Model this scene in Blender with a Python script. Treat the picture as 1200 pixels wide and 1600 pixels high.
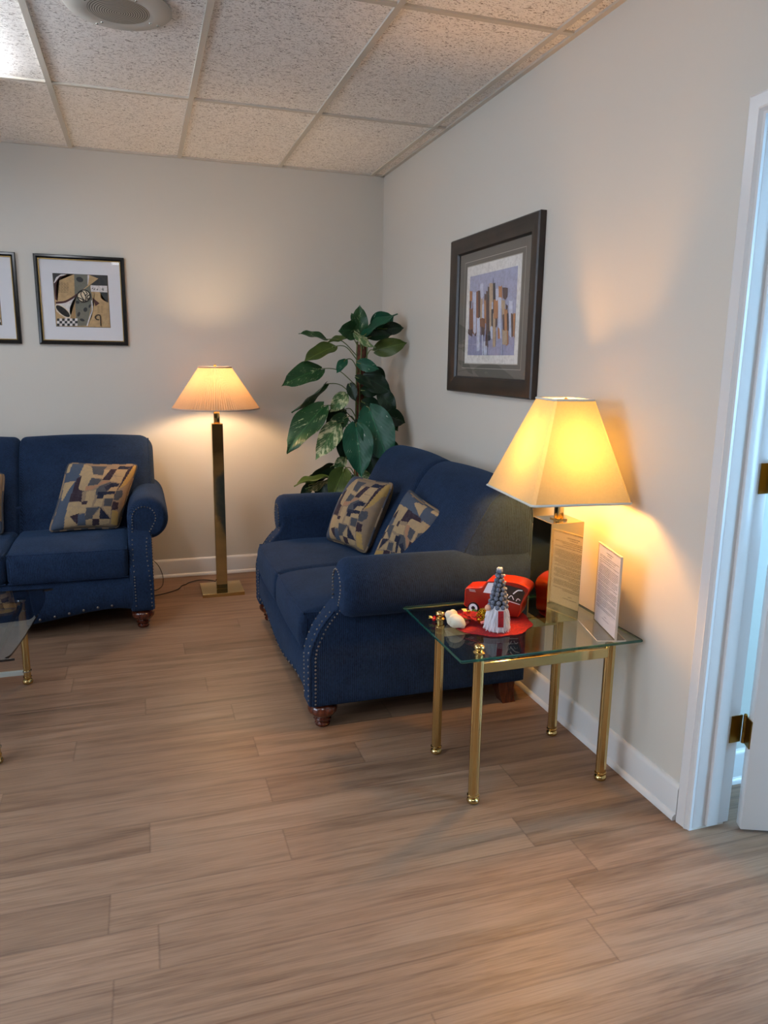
import bpy, bmesh, math, random
from mathutils import Vector, Matrix
from math import sin, cos, pi, radians, sqrt

# ------------------------------------------------------------------ clear
for o in list(bpy.data.objects):
    bpy.data.objects.remove(o)
S = bpy.context.scene
C = S.collection
rnd = random.Random(7)

# ------------------------------------------------------------------ camera
F_PX, YAW, PITCH, ROLL = 1166.34, 0.3136, 0.2022, 0.0142
CAM = Vector((-1.5904, -5.004, 1.445))
fw = Vector((sin(YAW) * cos(PITCH), cos(YAW) * cos(PITCH), -sin(PITCH)))
rt = Vector((cos(YAW), -sin(YAW), 0))
up = rt.cross(fw)
rt2 = rt * cos(ROLL) + up * sin(ROLL)
up2 = up * cos(ROLL) - rt * sin(ROLL)
cam_d = bpy.data.cameras.new('camera')
cam = bpy.data.objects.new('camera', cam_d)
C.objects.link(cam)
cam.matrix_world = Matrix(((rt2.x, up2.x, -fw.x, CAM.x), (rt2.y, up2.y, -fw.y, CAM.y),
                           (rt2.z, up2.z, -fw.z, CAM.z), (0, 0, 0, 1)))
cam_d.sensor_fit = 'VERTICAL'
cam_d.sensor_height = 36
cam_d.lens = F_PX / 1600 * 36
cam_d.clip_start = 0.05
S.camera = cam

# ------------------------------------------------------------------ world, exposure
S.view_settings.view_transform = 'Standard'
S.view_settings.look = 'None'
S.view_settings.exposure = 0.0
S.view_settings.gamma = 1
S.view_settings.use_curve_mapping = False
wd = bpy.data.worlds.new('world')
S.world = wd
wd.use_nodes = True
wd.node_tree.nodes['Background'].inputs[0].default_value = (0.75, 0.85, 1, 1)
wd.node_tree.nodes['Background'].inputs[1].default_value = 0.4

TROFFER = 12.0          # strength of the ceiling light diffusers
WRAP = 15.0             # wrap fixture near the sofas
BULB_TABLE = 640.0
BULB_FLOOR = 420.0
WINDOW = 22.0
FILL_WINDOW = 8.5
CH = 2.6175             # ceiling height


def lin(r, g, b):
    f = lambda c: (c / 255 / 12.92) if c <= 10.3 else ((c / 255 + 0.055) / 1.055) ** 2.4
    return (f(r), f(g), f(b), 1)


# ------------------------------------------------------------------ materials
def mat(name, col=(0.5, 0.5, 0.5, 1), rough=0.5, metal=0.0, spec=0.5, **kw):
    m = bpy.data.materials.new(name)
    m.use_nodes = True
    p = m.node_tree.nodes['Principled BSDF']
    p.inputs['Base Color'].default_value = col
    p.inputs['Roughness'].default_value = rough
    p.inputs['Metallic'].default_value = metal
    p.inputs['Specular IOR Level'].default_value = spec
    for k, v in kw.items():
        p.inputs[k].default_value = v
    return m


class NT:
    """tiny node helper"""
    def __init__(s, m):
        s.t = m.node_tree
        s.p = s.t.nodes.get('Principled BSDF')

    def n(s, typ, **kw):
        nd = s.t.nodes.new(typ)
        for k, v in kw.items():
            if k.startswith('i_'):
                nd.inputs[k[2:].replace('_', ' ')].default_value = v
            else:
                setattr(nd, k, v)
        return nd

    def l(s, a, b):
        s.t.links.new(a, b)

    def coords(s, kind='Object', scale=(1, 1, 1), rot=(0, 0, 0)):
        tc = s.n('ShaderNodeTexCoord')
        mp = s.n('ShaderNodeMapping')
        mp.inputs['Scale'].default_value = scale
        mp.inputs['Rotation'].default_value = rot
        s.l(tc.outputs[kind], mp.inputs['Vector'])
        return mp.outputs['Vector']

    def noise(s, vec, scale, detail=3, rough=0.5, dist=0.0):
        nd = s.n('ShaderNodeTexNoise')
        nd.inputs['Scale'].default_value = scale
        nd.inputs['Detail'].default_value = detail
        nd.inputs['Roughness'].default_value = rough
        nd.inputs['Distortion'].default_value = dist
        if vec is not None:
            s.l(vec, nd.inputs['Vector'])
        return nd.outputs['Fac']

    def ramp(s, fac, stops, interp='LINEAR'):
        nd = s.n('ShaderNodeValToRGB')
        nd.color_ramp.interpolation = interp
        el = nd.color_ramp.elements
        while len(el) < len(stops):
            el.new(0.5)
        for e, (p, c) in zip(el, stops):
            e.position = p
            e.color = c if len(c) == 4 else (*c, 1)
        s.l(fac, nd.inputs['Fac'])
        return nd.outputs['Color']

    def math(s, op, a, b=None, c=None):
        nd = s.n('ShaderNodeMath', operation=op)
        for i, x in enumerate((a, b, c)):
            if x is None:
                continue
            if isinstance(x, (int, float)):
                nd.inputs[i].default_value = x
            else:
                s.l(x, nd.inputs[i])
        return nd.outputs[0]

    def mix(s, fac, a, b, blend='MIX'):
        nd = s.n('ShaderNodeMix', data_type='RGBA', blend_type=blend)
        for i, x in ((0, fac), (6, a), (7, b)):
            if isinstance(x, (int, float, tuple)):
                nd.inputs[i].default_value = x
            else:
                s.l(x, nd.inputs[i])
        return nd.outputs[2]

    def bump(s, h, strength=0.3, dist=0.01, target=None):
        b = s.n('ShaderNodeBump')
        b.inputs['Strength'].default_value = strength
        b.inputs['Distance'].default_value = dist
        s.l(h, b.inputs['Height'])
        s.l(b.outputs['Normal'], (target or s.p.inputs['Normal']))
        return b


W4 = (1, 1, 1, 1)
K4 = (0, 0, 0, 1)

# wall paint
M_wall = mat('wall_paint', lin(203, 198, 188), 0.42, spec=0.35)
t = NT(M_wall)
v = t.coords()
t.bump(t.noise(v, 260, 3), 0.06, 0.002)
M_wall2 = mat('hall_paint', lin(190, 192, 185), 0.5)

M_trim = mat('white_trim', lin(212, 211, 210), 0.28)
t = NT(M_trim)
v = t.coords()
t.bump(t.noise(v, 60, 2), 0.05, 0.002)

# ceiling tile: fissured mineral fibre
M_tile = mat('ceiling_tile', lin(205, 200, 194), 0.95, spec=0.1)
t = NT(M_tile)
v = t.coords(scale=(1, 1, 1))
n1 = t.noise(v, 95, 2, 0.6, 1.2)
v2 = t.coords(scale=(0.45, 1, 1))
n2 = t.noise(v2, 85, 3, 0.7, 2.5)
pit = t.ramp(n2, [(0.385, K4), (0.44, W4)])
base = t.mix(t.ramp(n1, [(0.3, K4), (0.7, W4)]), lin(240, 236, 230), lin(248, 245, 240))
t.l(t.mix(pit, lin(150, 140, 132), base), t.p.inputs['Base Color'])
t.bump(pit, 0.6, 0.004)
M_grid = mat('ceiling_grid_paint', lin(196, 190, 178), 0.45)

# vinyl plank floor
M_floor = mat('vinyl_plank', lin(150, 120, 96), 0.38, spec=0.32)
t = NT(M_floor)
uv = t.n('ShaderNodeUVMap', uv_map='UVMap').outputs['UV']
uv2 = t.n('ShaderNodeUVMap', uv_map='Local').outputs['UV']
rn = t.n('ShaderNodeAttribute', attribute_name='rand').outputs['Fac']


def scaled(t, vec, sx, sy):
    mp = t.n('ShaderNodeMapping')
    mp.inputs['Scale'].default_value = (sx, sy, 1)
    t.l(vec, mp.inputs['Vector'])
    return mp.outputs['Vector']


g1 = t.noise(scaled(t, uv, 1.1, 14), 1.0, 6, 0.62, 0.9)      # broad grain bands
g2 = t.noise(scaled(t, uv, 7, 190), 1.0, 3, 0.6, 0.2)        # fine fibres
g3 = t.noise(scaled(t, uv, 1.1, 5), 1.0, 3, 0.5, 1.5)
wv = t.n('ShaderNodeTexWave', wave_type='BANDS', bands_direction='Y')
wv.inputs['Scale'].default_value = 1.0
wv.inputs['Distortion'].default_value = 9
wv.inputs['Detail'].default_value = 3
wv.inputs['Detail Scale'].default_value = 0.9
t.l(scaled(t, uv, 1.2, 9), wv.inputs['Vector'])
c = t.ramp(g1, [(0.26, lin(84, 60, 46)), (0.40, lin(120, 92, 72)), (0.50, lin(144, 114, 92)), (0.72, lin(156, 127, 103))])
c = t.mix(t.math('MULTIPLY', wv.outputs['Fac'], 0.22), c, lin(140, 108, 80))
c = t.mix(0.22, c, t.ramp(g2, [(0.35, lin(108, 84, 64)), (0.6, lin(182, 156, 130))]))
c = t.mix(t.math('MULTIPLY', t.ramp(g3, [(0.5, K4), (0.75, W4)]), 0.3), c, lin(174, 148, 124))
c = t.mix(1.0, c, (0.82, 0.82, 0.83, 1), 'MULTIPLY')
g4 = t.noise(scaled(t, uv, 0.9, 42), 1.0, 4, 0.65, 1.2)
c = t.mix(t.math('MULTIPLY', t.ramp(g4, [(0.36, W4), (0.46, K4)]), 0.30), c, lin(88, 62, 46))
tint = t.ramp(rn, [(0.0, (0.80, 0.77, 0.75, 1)), (0.2, (0.94, 0.92, 0.91, 1)), (0.8, (1.0, 0.99, 0.98, 1)), (1.0, (1.12, 1.10, 1.09, 1))])
c = t.mix(1.0, c, tint, 'MULTIPLY')
sx = t.n('ShaderNodeSeparateXYZ')
t.l(uv2, sx.inputs[0])
PL, PW = 1.2192, 0.1524
dx = t.math('MINIMUM', sx.outputs[0], t.math('SUBTRACT', PL, sx.outputs[0]))
dy = t.math('MINIMUM', sx.outputs[1], t.math('SUBTRACT', PW, sx.outputs[1]))
dd = t.math('MINIMUM', dx, dy)
gap = t.ramp(dd, [(0.0006, K4), (0.0018, W4)])
c = t.mix(t.math('MULTIPLY', t.math('SUBTRACT', 1.0, gap), 0.4), c, lin(70, 52, 40))
t.l(c, t.p.inputs['Base Color'])
h = t.math('ADD', t.math('MULTIPLY', g2, 0.25), gap)
t.bump(h, 0.22, 0.0012)
t.l(t.math('MULTIPLY_ADD', g2, 0.16, 0.36), t.p.inputs['Roughness'])

# navy chenille
def fabric(name, ca, cb, rib=520):
    m = mat(name, ca, 0.95, spec=0.15)
    t = NT(m)
    v = t.coords()
    a = t.math('MULTIPLY_ADD', t.noise(v, 9, 3, 0.6), 0.5, t.math('MULTIPLY', t.noise(t.coords(scale=(1, 1, 0.6)), 70, 3, 0.7), 0.5))
    b = t.noise(t.coords(scale=(1, 1, 0.35)), 240, 2, 0.7)
    wv = t.n('ShaderNodeTexWave', wave_type='BANDS', bands_direction='DIAGONAL')
    wv.inputs['Scale'].default_value = rib / 6.3
    wv.inputs['Distortion'].default_value = 1.2
    wv.inputs['Detail Scale'].default_value = 6
    t.l(t.coords(scale=(1, 1, 0.0)), wv.inputs['Vector'])
    f = t.math('MULTIPLY_ADD', b, 0.7, t.math('MULTIPLY', wv.outputs['Fac'], 0.3))
    f = t.math('MULTIPLY_ADD', a, 0.5, t.math('MULTIPLY', f, 0.75))
    t.l(t.ramp(f, [(0.38, ca), (0.82, cb)]), t.p.inputs['Base Color'])
    t.bump(t.math('ADD', wv.outputs['Fac'], b), 0.5, 0.0012)
    t.p.inputs['Sheen Weight'].default_value = 0.25
    t.p.inputs['Sheen Roughness'].default_value = 0.45
    t.p.inputs['Sheen Tint'].default_value = lin(90, 125, 170)
    return m


M_navy = fabric('navy_chenille', lin(7, 14, 28), lin(34, 52, 80))
M_black = mat('black_cloth', lin(12, 12, 14), 0.95)
M_nail = mat('nailhead_metal', lin(120, 115, 110), 0.35, 1.0)

# dark cherry wood
M_cherry = mat('cherry_wood', lin(78, 34, 20), 0.22)
t = NT(M_cherry)
v = t.coords(scale=(1, 1, 0.15))
t.l(t.ramp(t.noise(v, 60, 4, 0.6, 1), [(0.3, lin(52, 20, 12)), (0.7, lin(104, 48, 28))]), t.p.inputs['Base Color'])
t.p.inputs['Coat Weight'].default_value = 0.4


def brass(name, col, rough):
    m = mat(name, col, rough, 1.0)
    t = NT(m)
    n = t.noise(t.coords(), 30, 4, 0.6)
    t.l(t.math('MULTIPLY_ADD', n, 0.12, rough - 0.05), t.p.inputs['Roughness'])
    return m


M_brass = brass('polished_brass', lin(206, 180, 122), 0.13)
M_brass_m = brass('mirror_brass', lin(200, 180, 128), 0.06)
M_brass_old = brass('aged_brass', lin(140, 112, 52), 0.3)
M_chrome = brass('silver_metal', lin(200, 205, 200), 0.12)

# clear glass: transparent with a fresnel reflection
def glass(name, tint, ior=1.5, rough=0.0):
    m = bpy.data.materials.new(name)
    m.use_nodes = True
    t = NT(m)
    t.t.nodes.remove(t.p)
    out = t.t.nodes['Material Output']
    tr = t.n('ShaderNodeBsdfTransparent')
    tr.inputs['Color'].default_value = tint
    gl = t.n('ShaderNodeBsdfGlossy')
    gl.inputs['Roughness'].default_value = rough
    fr = t.n('ShaderNodeFresnel')
    geo = t.n('ShaderNodeNewGeometry')       # the same reflection from either face of the pane
    t.l(t.math('MULTIPLY_ADD', geo.outputs['Backfacing'], 1 / ior - ior, ior), fr.inputs['IOR'])
    mx = t.n('ShaderNodeMixShader')
    t.l(fr.outputs[0], mx.inputs[0])
    t.l(tr.outputs[0], mx.inputs[1])
    t.l(gl.outputs[0], mx.inputs[2])
    t.l(mx.outputs[0], out.inputs['Surface'])
    return m


M_glass = glass('table_glass', (0.90, 0.955, 0.935, 1), 1.55)
M_glass_edge = mat('glass_edge', lin(26, 92, 84), 0.08, **{'Transmission Weight': 0.6, 'IOR': 1.5})
M_smoke = glass('smoked_glass', (0.62, 0.62, 0.64, 1), 1.6)
M_smoke_edge = mat('smoked_glass_edge', lin(16, 18, 20), 0.1)
M_pane = glass('picture_glass', (0.97, 0.97, 0.97, 1), 1.45)
M_acrylic = glass('clear_acrylic', (0.95, 0.95, 0.96, 1), 1.5)
M_acr_edge = mat('acrylic_edge', lin(225, 215, 200), 0.15, **{'Transmission Weight': 0.3})
M_paper = mat('white_paper', lin(245, 241, 240), 0.8)
M_ink = mat('printed_ink', lin(128, 124, 128), 0.8)


def shade_mat(name, col, trans_col, fac):
    m = bpy.data.materials.new(name)
    m.use_nodes = True
    t = NT(m)
    t.t.nodes.remove(t.p)
    out = t.t.nodes['Material Output']
    d = t.n('ShaderNodeBsdfDiffuse')
    tl = t.n('ShaderNodeBsdfTranslucent')
    weave = t.noise(t.coords(scale=(1, 1, 1)), 130, 3, 0.6)
    t.l(t.mix(weave, col, tuple(x * 0.86 for x in col[:3]) + (1,)), d.inputs['Color'])
    t.l(t.mix(weave, trans_col, tuple(x * 0.8 for x in trans_col[:3]) + (1,)), tl.inputs['Color'])
    mx = t.n('ShaderNodeMixShader')
    mx.inputs[0].default_value = fac
    t.l(d.outputs[0], mx.inputs[1])
    t.l(tl.outputs[0], mx.inputs[2])
    t.l(mx.outputs[0], out.inputs['Surface'])
    return m


M_shade = shade_mat('linen_shade', lin(230, 212, 170), (0.122, 0.112, 0.062, 1), 0.5)
M_shade2 = shade_mat('pleated_shade', lin(225, 190, 158), (0.18, 0.115, 0.06, 1), 0.5)
M_shade_trim = mat('shade_binding', lin(200, 205, 200), 0.7)
M_shade_trim2 = mat('pleated_shade_binding', lin(190, 165, 145), 0.7)


def emis(name, col, s):
    m = bpy.data.materials.new(name)
    m.use_nodes = True
    t = NT(m)
    p = t.p
    p.inputs['Base Color'].default_value = (0.8, 0.8, 0.8, 1)
    p.inputs['Emission Color'].default_value = col
    p.inputs['Emission Strength'].default_value = s
    return m


M_lens = emis('lit_diffuser', lin(246, 250, 255), TROFFER)
M_lens2 = emis('lit_wrap_lens', lin(240, 246, 255), WRAP)
M_daylight = emis('daylit_pane', lin(160, 212, 255), WINDOW)
M_fill_pane = emis('fill_pane_left', lin(214, 232, 255), FILL_WINDOW)
M_bulb = emis('lit_bulb_large', (1.0, 0.47, 0.105, 1), BULB_TABLE)
M_bulb2 = emis('lit_bulb', (1.0, 0.66, 0.36, 1), BULB_FLOOR)
M_whitemetal = mat('white_metal', lin(215, 214, 210), 0.4)
M_speaker = mat('speaker_flange_paint', lin(186, 182, 172), 0.4)
M_grille = mat('speaker_grille', lin(140, 136, 126), 0.5, 0.2)
t = NT(M_grille)
wv = t.n('ShaderNodeTexWave', wave_type='RINGS', rings_direction='Z')
wv.inputs['Scale'].default_value = 40
t.l(t.coords(), wv.inputs['Vector'])
t.l(t.ramp(wv.outputs['Fac'], [(0.3, lin(92, 88, 80)), (0.7, lin(176, 172, 160))]), t.p.inputs['Base Color'])

M_stretch = mat('painted_glint_metal', lin(218, 226, 216), 0.22, 0.3)  # bright window reflection on chrome put into the base colour
M_frame_blk = mat('black_gold_frame', lin(24, 24, 24), 0.25)
M_frame_gold = mat('gilt_lip', lin(170, 140, 80), 0.35, 0.7)
M_frame_brown = mat('espresso_frame', lin(30, 24, 22), 0.32)
t = NT(M_frame_brown)
t.l(t.ramp(t.noise(t.coords(scale=(1, 1, 1)), 7, 4), [(0.35, lin(24, 22, 22)), (0.75, lin(52, 38, 32))]), t.p.inputs['Base Color'])
M_mat_white = mat('white_mat_board', lin(222, 222, 226), 0.85)
M_mat_grey = mat('grey_mat_board', lin(104, 98, 90), 0.85)
M_mat_line = mat('mat_bevel', lin(180, 172, 160), 0.8)

M_paint = mat('printed_colours', rough=0.75)
t = NT(M_paint)
at_ = t.n('ShaderNodeAttribute', attribute_name='Col')
v = t.coords()
t.l(t.mix(t.math('MULTIPLY', t.ramp(t.noise(v, 55, 4, 0.7), [(0.42, K4), (0.68, W4)]), 0.28), at_.outputs['Color'], lin(96, 82, 70)), t.p.inputs['Base Color'])

M_pillow = mat('tapestry_weave', rough=0.9, spec=0.2)
t = NT(M_pillow)
at_ = t.n('ShaderNodeAttribute', attribute_name='Col')
v = t.coords(scale=(1, 1, 1))
nn = t.noise(t.coords(scale=(1, 1, 0.15)), 260, 2, 0.7)
mo = t.noise(v, 45, 3, 0.6)
cc = t.mix(0.22, at_.outputs['Color'], t.mix(nn, (0.02, 0.02, 0.03, 1), (0.5, 0.45, 0.38, 1)), 'OVERLAY')
cc = t.mix(t.math('MULTIPLY', t.ramp(mo, [(0.45, K4), (0.7, W4)]), 0.22), cc, lin(86, 84, 92))
t.l(cc, t.p.inputs['Base Color'])
t.bump(nn, 0.4, 0.001)

# leaves
def leaf_mat(name, dark, midc, cream, amount):
    m = mat(name, dark, 0.42, spec=0.35)
    t = NT(m)
    uvn = t.n('ShaderNodeUVMap', uv_map='UVMap').outputs['UV']
    sp = t.n('ShaderNodeSeparateXYZ')
    t.l(uvn, sp.inputs[0])
    av = t.math('ABSOLUTE', sp.outputs[1])                     # across, 0 at the midrib
    q = t.math('SUBTRACT', t.math('MULTIPLY', sp.outputs[0], 9.0), t.math('MULTIPLY', av, 5.0))
    ve = t.math('ABSOLUTE', t.math('SUBTRACT', t.math('FRACT', q), 0.5))
    cmb = t.n('ShaderNodeCombineXYZ')
    t.l(t.math('MULTIPLY', q, 1.3), cmb.inputs[0])
    t.l(t.math('MULTIPLY', sp.outputs[1], 1.2), cmb.inputs[1])
    oi = t.n('ShaderNodeObjectInfo')
    t.l(t.math('MULTIPLY', oi.outputs['Random'], 37), cmb.inputs[2])
    nz = t.math('MULTIPLY_ADD', t.noise(cmb.outputs[0], 1.6, 5, 0.75, 0.9), 0.6, t.math('MULTIPLY', t.noise(t.coords(), 24, 3), 0.4))
    spl = t.ramp(nz, [(1 - amount, K4), (min(1.0, 1 - amount + 0.05), W4)])
    c = t.mix(t.noise(t.coords(), 14, 2), dark, midc)
    c = t.mix(t.math('MULTIPLY', t.ramp(ve, [(0.0, W4), (0.09, K4)]), 0.35), c, midc)
    c = t.mix(spl, c, cream)
    c = t.mix(t.math('MULTIPLY', t.ramp(av, [(0.012, W4), (0.035, K4)]), 0.7), c, tuple(min(1, x * 1.7) for x in midc[:3]) + (1,))
    t.l(c, t.p.inputs['Base Color'])
    t.bump(ve, 0.25, 0.004)
    t.p.inputs['Transmission Weight'].default_value = 0.0
    t.p.inputs['Subsurface Weight'].default_value = 0.08
    t.p.inputs['Subsurface Radius'].default_value = (0.01, 0.02, 0.005)
    return m


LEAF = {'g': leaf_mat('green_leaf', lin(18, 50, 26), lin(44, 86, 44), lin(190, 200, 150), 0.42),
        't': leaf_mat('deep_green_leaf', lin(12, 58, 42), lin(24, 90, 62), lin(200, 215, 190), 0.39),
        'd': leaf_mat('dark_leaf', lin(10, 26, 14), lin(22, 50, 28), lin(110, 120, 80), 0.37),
        'o': leaf_mat('olive_leaf', lin(44, 58, 22), lin(80, 98, 40), lin(170, 170, 100), 0.38),
        'v': leaf_mat('variegated_leaf', lin(48, 84, 46), lin(92, 124, 72), lin(205, 205, 160), 0.50)}
M_petiole = mat('green_stem', lin(98, 112, 62), 0.5)
M_moss = mat('coir_pole', lin(80, 42, 28), 0.95)
t = NT(M_moss)
nn = t.noise(t.coords(scale=(1, 1, 0.4)), 90, 4, 0.7)
t.l(t.ramp(nn, [(0.3, lin(44, 22, 16)), (0.7, lin(112, 62, 42))]), t.p.inputs['Base Color'])
t.bump(nn, 0.8, 0.004)
M_pot = mat('planter_glaze', lin(66, 60, 54), 0.35)
M_soil = mat('soil', lin(40, 28, 20), 0.95)

M_red = mat('red_felt', lin(190, 14, 26), 0.85)
t = NT(M_red)
nn = t.noise(t.coords(), 130, 3, 0.7)
t.l(t.ramp(nn, [(0.3, lin(104, 2, 12)), (0.7, lin(168, 5, 24))]), t.p.inputs['Base Color'])
t.bump(nn, 0.5, 0.002)
M_redpaint = mat('red_tin_paint', lin(128, 16, 12), 0.28)
M_orange = mat('orange_red_tin', lin(190, 46, 6), 0.28)
M_white = mat('white_print', lin(214, 216, 226), 0.4)
M_dark = mat('black_print_and_gaps', lin(20, 20, 24), 0.4)
M_fur = mat('white_fur', lin(226, 226, 234), 0.9)
M_pom = mat('grey_felt_balls', lin(96, 104, 122), 0.95)
t = NT(M_pom)
t.l(t.ramp(t.noise(t.coords(), 300, 2), [(0.3, lin(76, 84, 104)), (0.7, lin(130, 138, 154))]), t.p.inputs['Base Color'])
M_pom_tip_lit = mat('white_tip_lit_balls', lin(210, 206, 204), 0.95)
M_skin = mat('peach_wood', lin(222, 170, 140), 0.6)
M_fleece = mat('cream_fleece', lin(226, 220, 200), 0.95)
t = NT(M_fleece)
t.bump(t.noise(t.coords(), 420, 2, 0.7), 0.9, 0.004)
M_holly = mat('holly_green', lin(34, 82, 30), 0.35)
M_hollyv = mat('cream_holly', lin(196, 200, 120), 0.4)
M_berry = mat('red_berry', lin(180, 16, 24), 0.25)
M_gold = brass('gold_foil', lin(214, 180, 60), 0.25)
M_candy = mat('pink_white_stripe', lin(214, 120, 110), 0.5)
M_cord = mat('black_cord', lin(26, 24, 24), 0.6)


# ------------------------------------------------------------------ mesh helpers
def col_layer(bm):
    return bm.loops.layers.float_color.get('Col') or bm.loops.layers.float_color.new('Col')


def box(bm, x0, x1, y0, y1, z0, z1, mi=0, bev=0.0, seg=2):
    vs = [bm.verts.new(p) for p in ((x0, y0, z0), (x1, y0, z0), (x1, y1, z0), (x0, y1, z0),
                                    (x0, y0, z1), (x1, y0, z1), (x1, y1, z1), (x0, y1, z1))]
    fs = []
    for q in ((0, 3, 2, 1), (4, 5, 6, 7), (0, 1, 5, 4), (1, 2, 6, 5), (2, 3, 7, 6), (3, 0, 4, 7)):
        f = bm.faces.new([vs[i] for i in q])
        f.material_index = mi
        fs.append(f)
    if bev > 0:
        es = list({e for f in fs for e in f.edges})
        r = bmesh.ops.bevel(bm, geom=es, offset=bev, segments=seg, affect='EDGES', profile=0.5)
        for f in r['faces']:
            f.material_index = mi
    return vs


def loft(bm, rings, mi=0, closed=True, cap=True):
    R = [[bm.verts.new(p) for p in r] for r in rings]
    n = len(R[0])
    for a, b in zip(R, R[1:]):
        for i in range(n if closed else n - 1):
            j = (i + 1) % n
            try:
                f = bm.faces.new((a[i], a[j], b[j], b[i]))
                f.material_index = mi
            except ValueError:
                pass
    if cap and closed:
        for r, rev in ((R[0], True), (R[-1], False)):
            try:
                f = bm.faces.new(list(reversed(r)) if rev else r)
                f.material_index = mi
            except ValueError:
                pass
    return R


def lathe(bm, prof, seg=24, c=(0, 0, 0), mi=0):
    rings = []
    for r, z in prof:
        r = max(r, 1e-5)
        rings.append([(c[0] + r * cos(2 * pi * i / seg), c[1] + r * sin(2 * pi * i / seg), c[2] + z) for i in range(seg)])
    loft(bm, rings, mi)


def frames(pts):
    pts = [Vector(p) for p in pts]
    T = []
    for i in range(len(pts)):
        a = pts[max(i - 1, 0)]
        b = pts[min(i + 1, len(pts) - 1)]
        T.append((b - a).normalized())
    n = T[0].orthogonal().normalized()
    out = []
    for p, tt in zip(pts, T):
        n = (n - tt * n.dot(tt))
        n = n.normalized() if n.length > 1e-6 else tt.orthogonal().normalized()
        out.append((p, n, tt.cross(n)))
    return out


def tube(bm, pts, r, seg=8, mi=0, cyclic=False):
    rs = r if isinstance(r, (list, tuple)) else [r] * len(pts)
    rings = []
    for (p, n, b), rr in zip(frames(pts), rs):
        rings.append([p + n * rr * cos(2 * pi * i / seg) + b * rr * sin(2 * pi * i / seg) for i in range(seg)])
    loft(bm, rings, mi, True, True)


def catmull(pts, k=6, cyclic=False):
    pts = [Vector(p) for p in pts]
    n = len(pts)
    out = []
    for i in range(n if cyclic else n - 1):
        if cyclic:
            p0, p1, p2, p3 = (pts[(i + d) % n] for d in (-1, 0, 1, 2))
        else:
            p0, p1, p2, p3 = pts[max(i - 1, 0)], pts[i], pts[i + 1], pts[min(i + 2, n - 1)]
        for j in range(k):
            s = j / k
            out.append(0.5 * ((2 * p1) + (p2 - p0) * s + (2 * p0 - 5 * p1 + 4 * p2 - p3) * s * s + (3 * p1 - p0 - 3 * p2 + p3) * s ** 3))
    if not cyclic:
        out.append(pts[-1])
    return out


def ball(bm, c, r, u=10, v=7, mi=0, sc=(1, 1, 1)):
    m = Matrix.Translation(c) @ Matrix.Diagonal((r * sc[0], r * sc[1], r * sc[2], 1))
    res = bmesh.ops.create_uvsphere(bm, u_segments=u, v_segments=v, radius=1, matrix=m)
    for vv in res['verts']:
        for f in vv.link_faces:
            f.material_index = mi


def obj(name, bm, mats, parent=None, smooth=40, loc=None):
    me = bpy.data.meshes.new(name)
    bmesh.ops.recalc_face_normals(bm, faces=bm.faces)
    bm.to_mesh(me)
    bm.free()
    for m in (mats if isinstance(mats, (list, tuple)) else [mats]):
        me.materials.append(m)
    if smooth:
        me.shade_smooth()
        me.set_sharp_from_angle(angle=radians(smooth))
    o = bpy.data.objects.new(name, me)
    C.objects.link(o)
    if parent:
        o.parent = parent
    if loc:
        o.location = loc
    return o


def thing(name, label, cat, loc=(0, 0, 0), rotz=0, group=None):
    o = bpy.data.objects.new(name, None)
    o.empty_display_size = 0.1
    C.objects.link(o)
    o.location = loc
    o.rotation_euler = (0, 0, rotz)
    tag(o, label, cat, group)
    return o


def tag(o, label, cat, group=None):
    o['label'] = label
    o['category'] = cat
    if group:
        o['group'] = group
    return o


def struct(name, bm, mats, parent=None, smooth=30, label=None):
    o = obj(name, bm, mats, parent, smooth)
    o['kind'] = 'structure'
    if label:
        o['label'] = label
    return o


def copy_tree(o, parent=None):
    c = o.copy()
    C.objects.link(c)
    c.parent = parent
    for ch in list(o.children):
        copy_tree(ch, c)
    return c


def NB():
    return bmesh.new()


def on(px, py, axis, val):
    """point of the room seen at a photograph pixel, on the plane axis=val"""
    d = fw + rt2 * ((px - 600) / F_PX) - up2 * ((py - 800) / F_PX)
    s = (val - CAM[axis]) / d[axis]
    return CAM + d * s


# ================================================================== SETTING
XL, YF = -4.6, -7.2          # far left wall, wall behind the camera
HX = 2.2                     # depth of the next room
DY0, DY1, DZ = -3.30, -4.12, 2.083   # doorway

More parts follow.
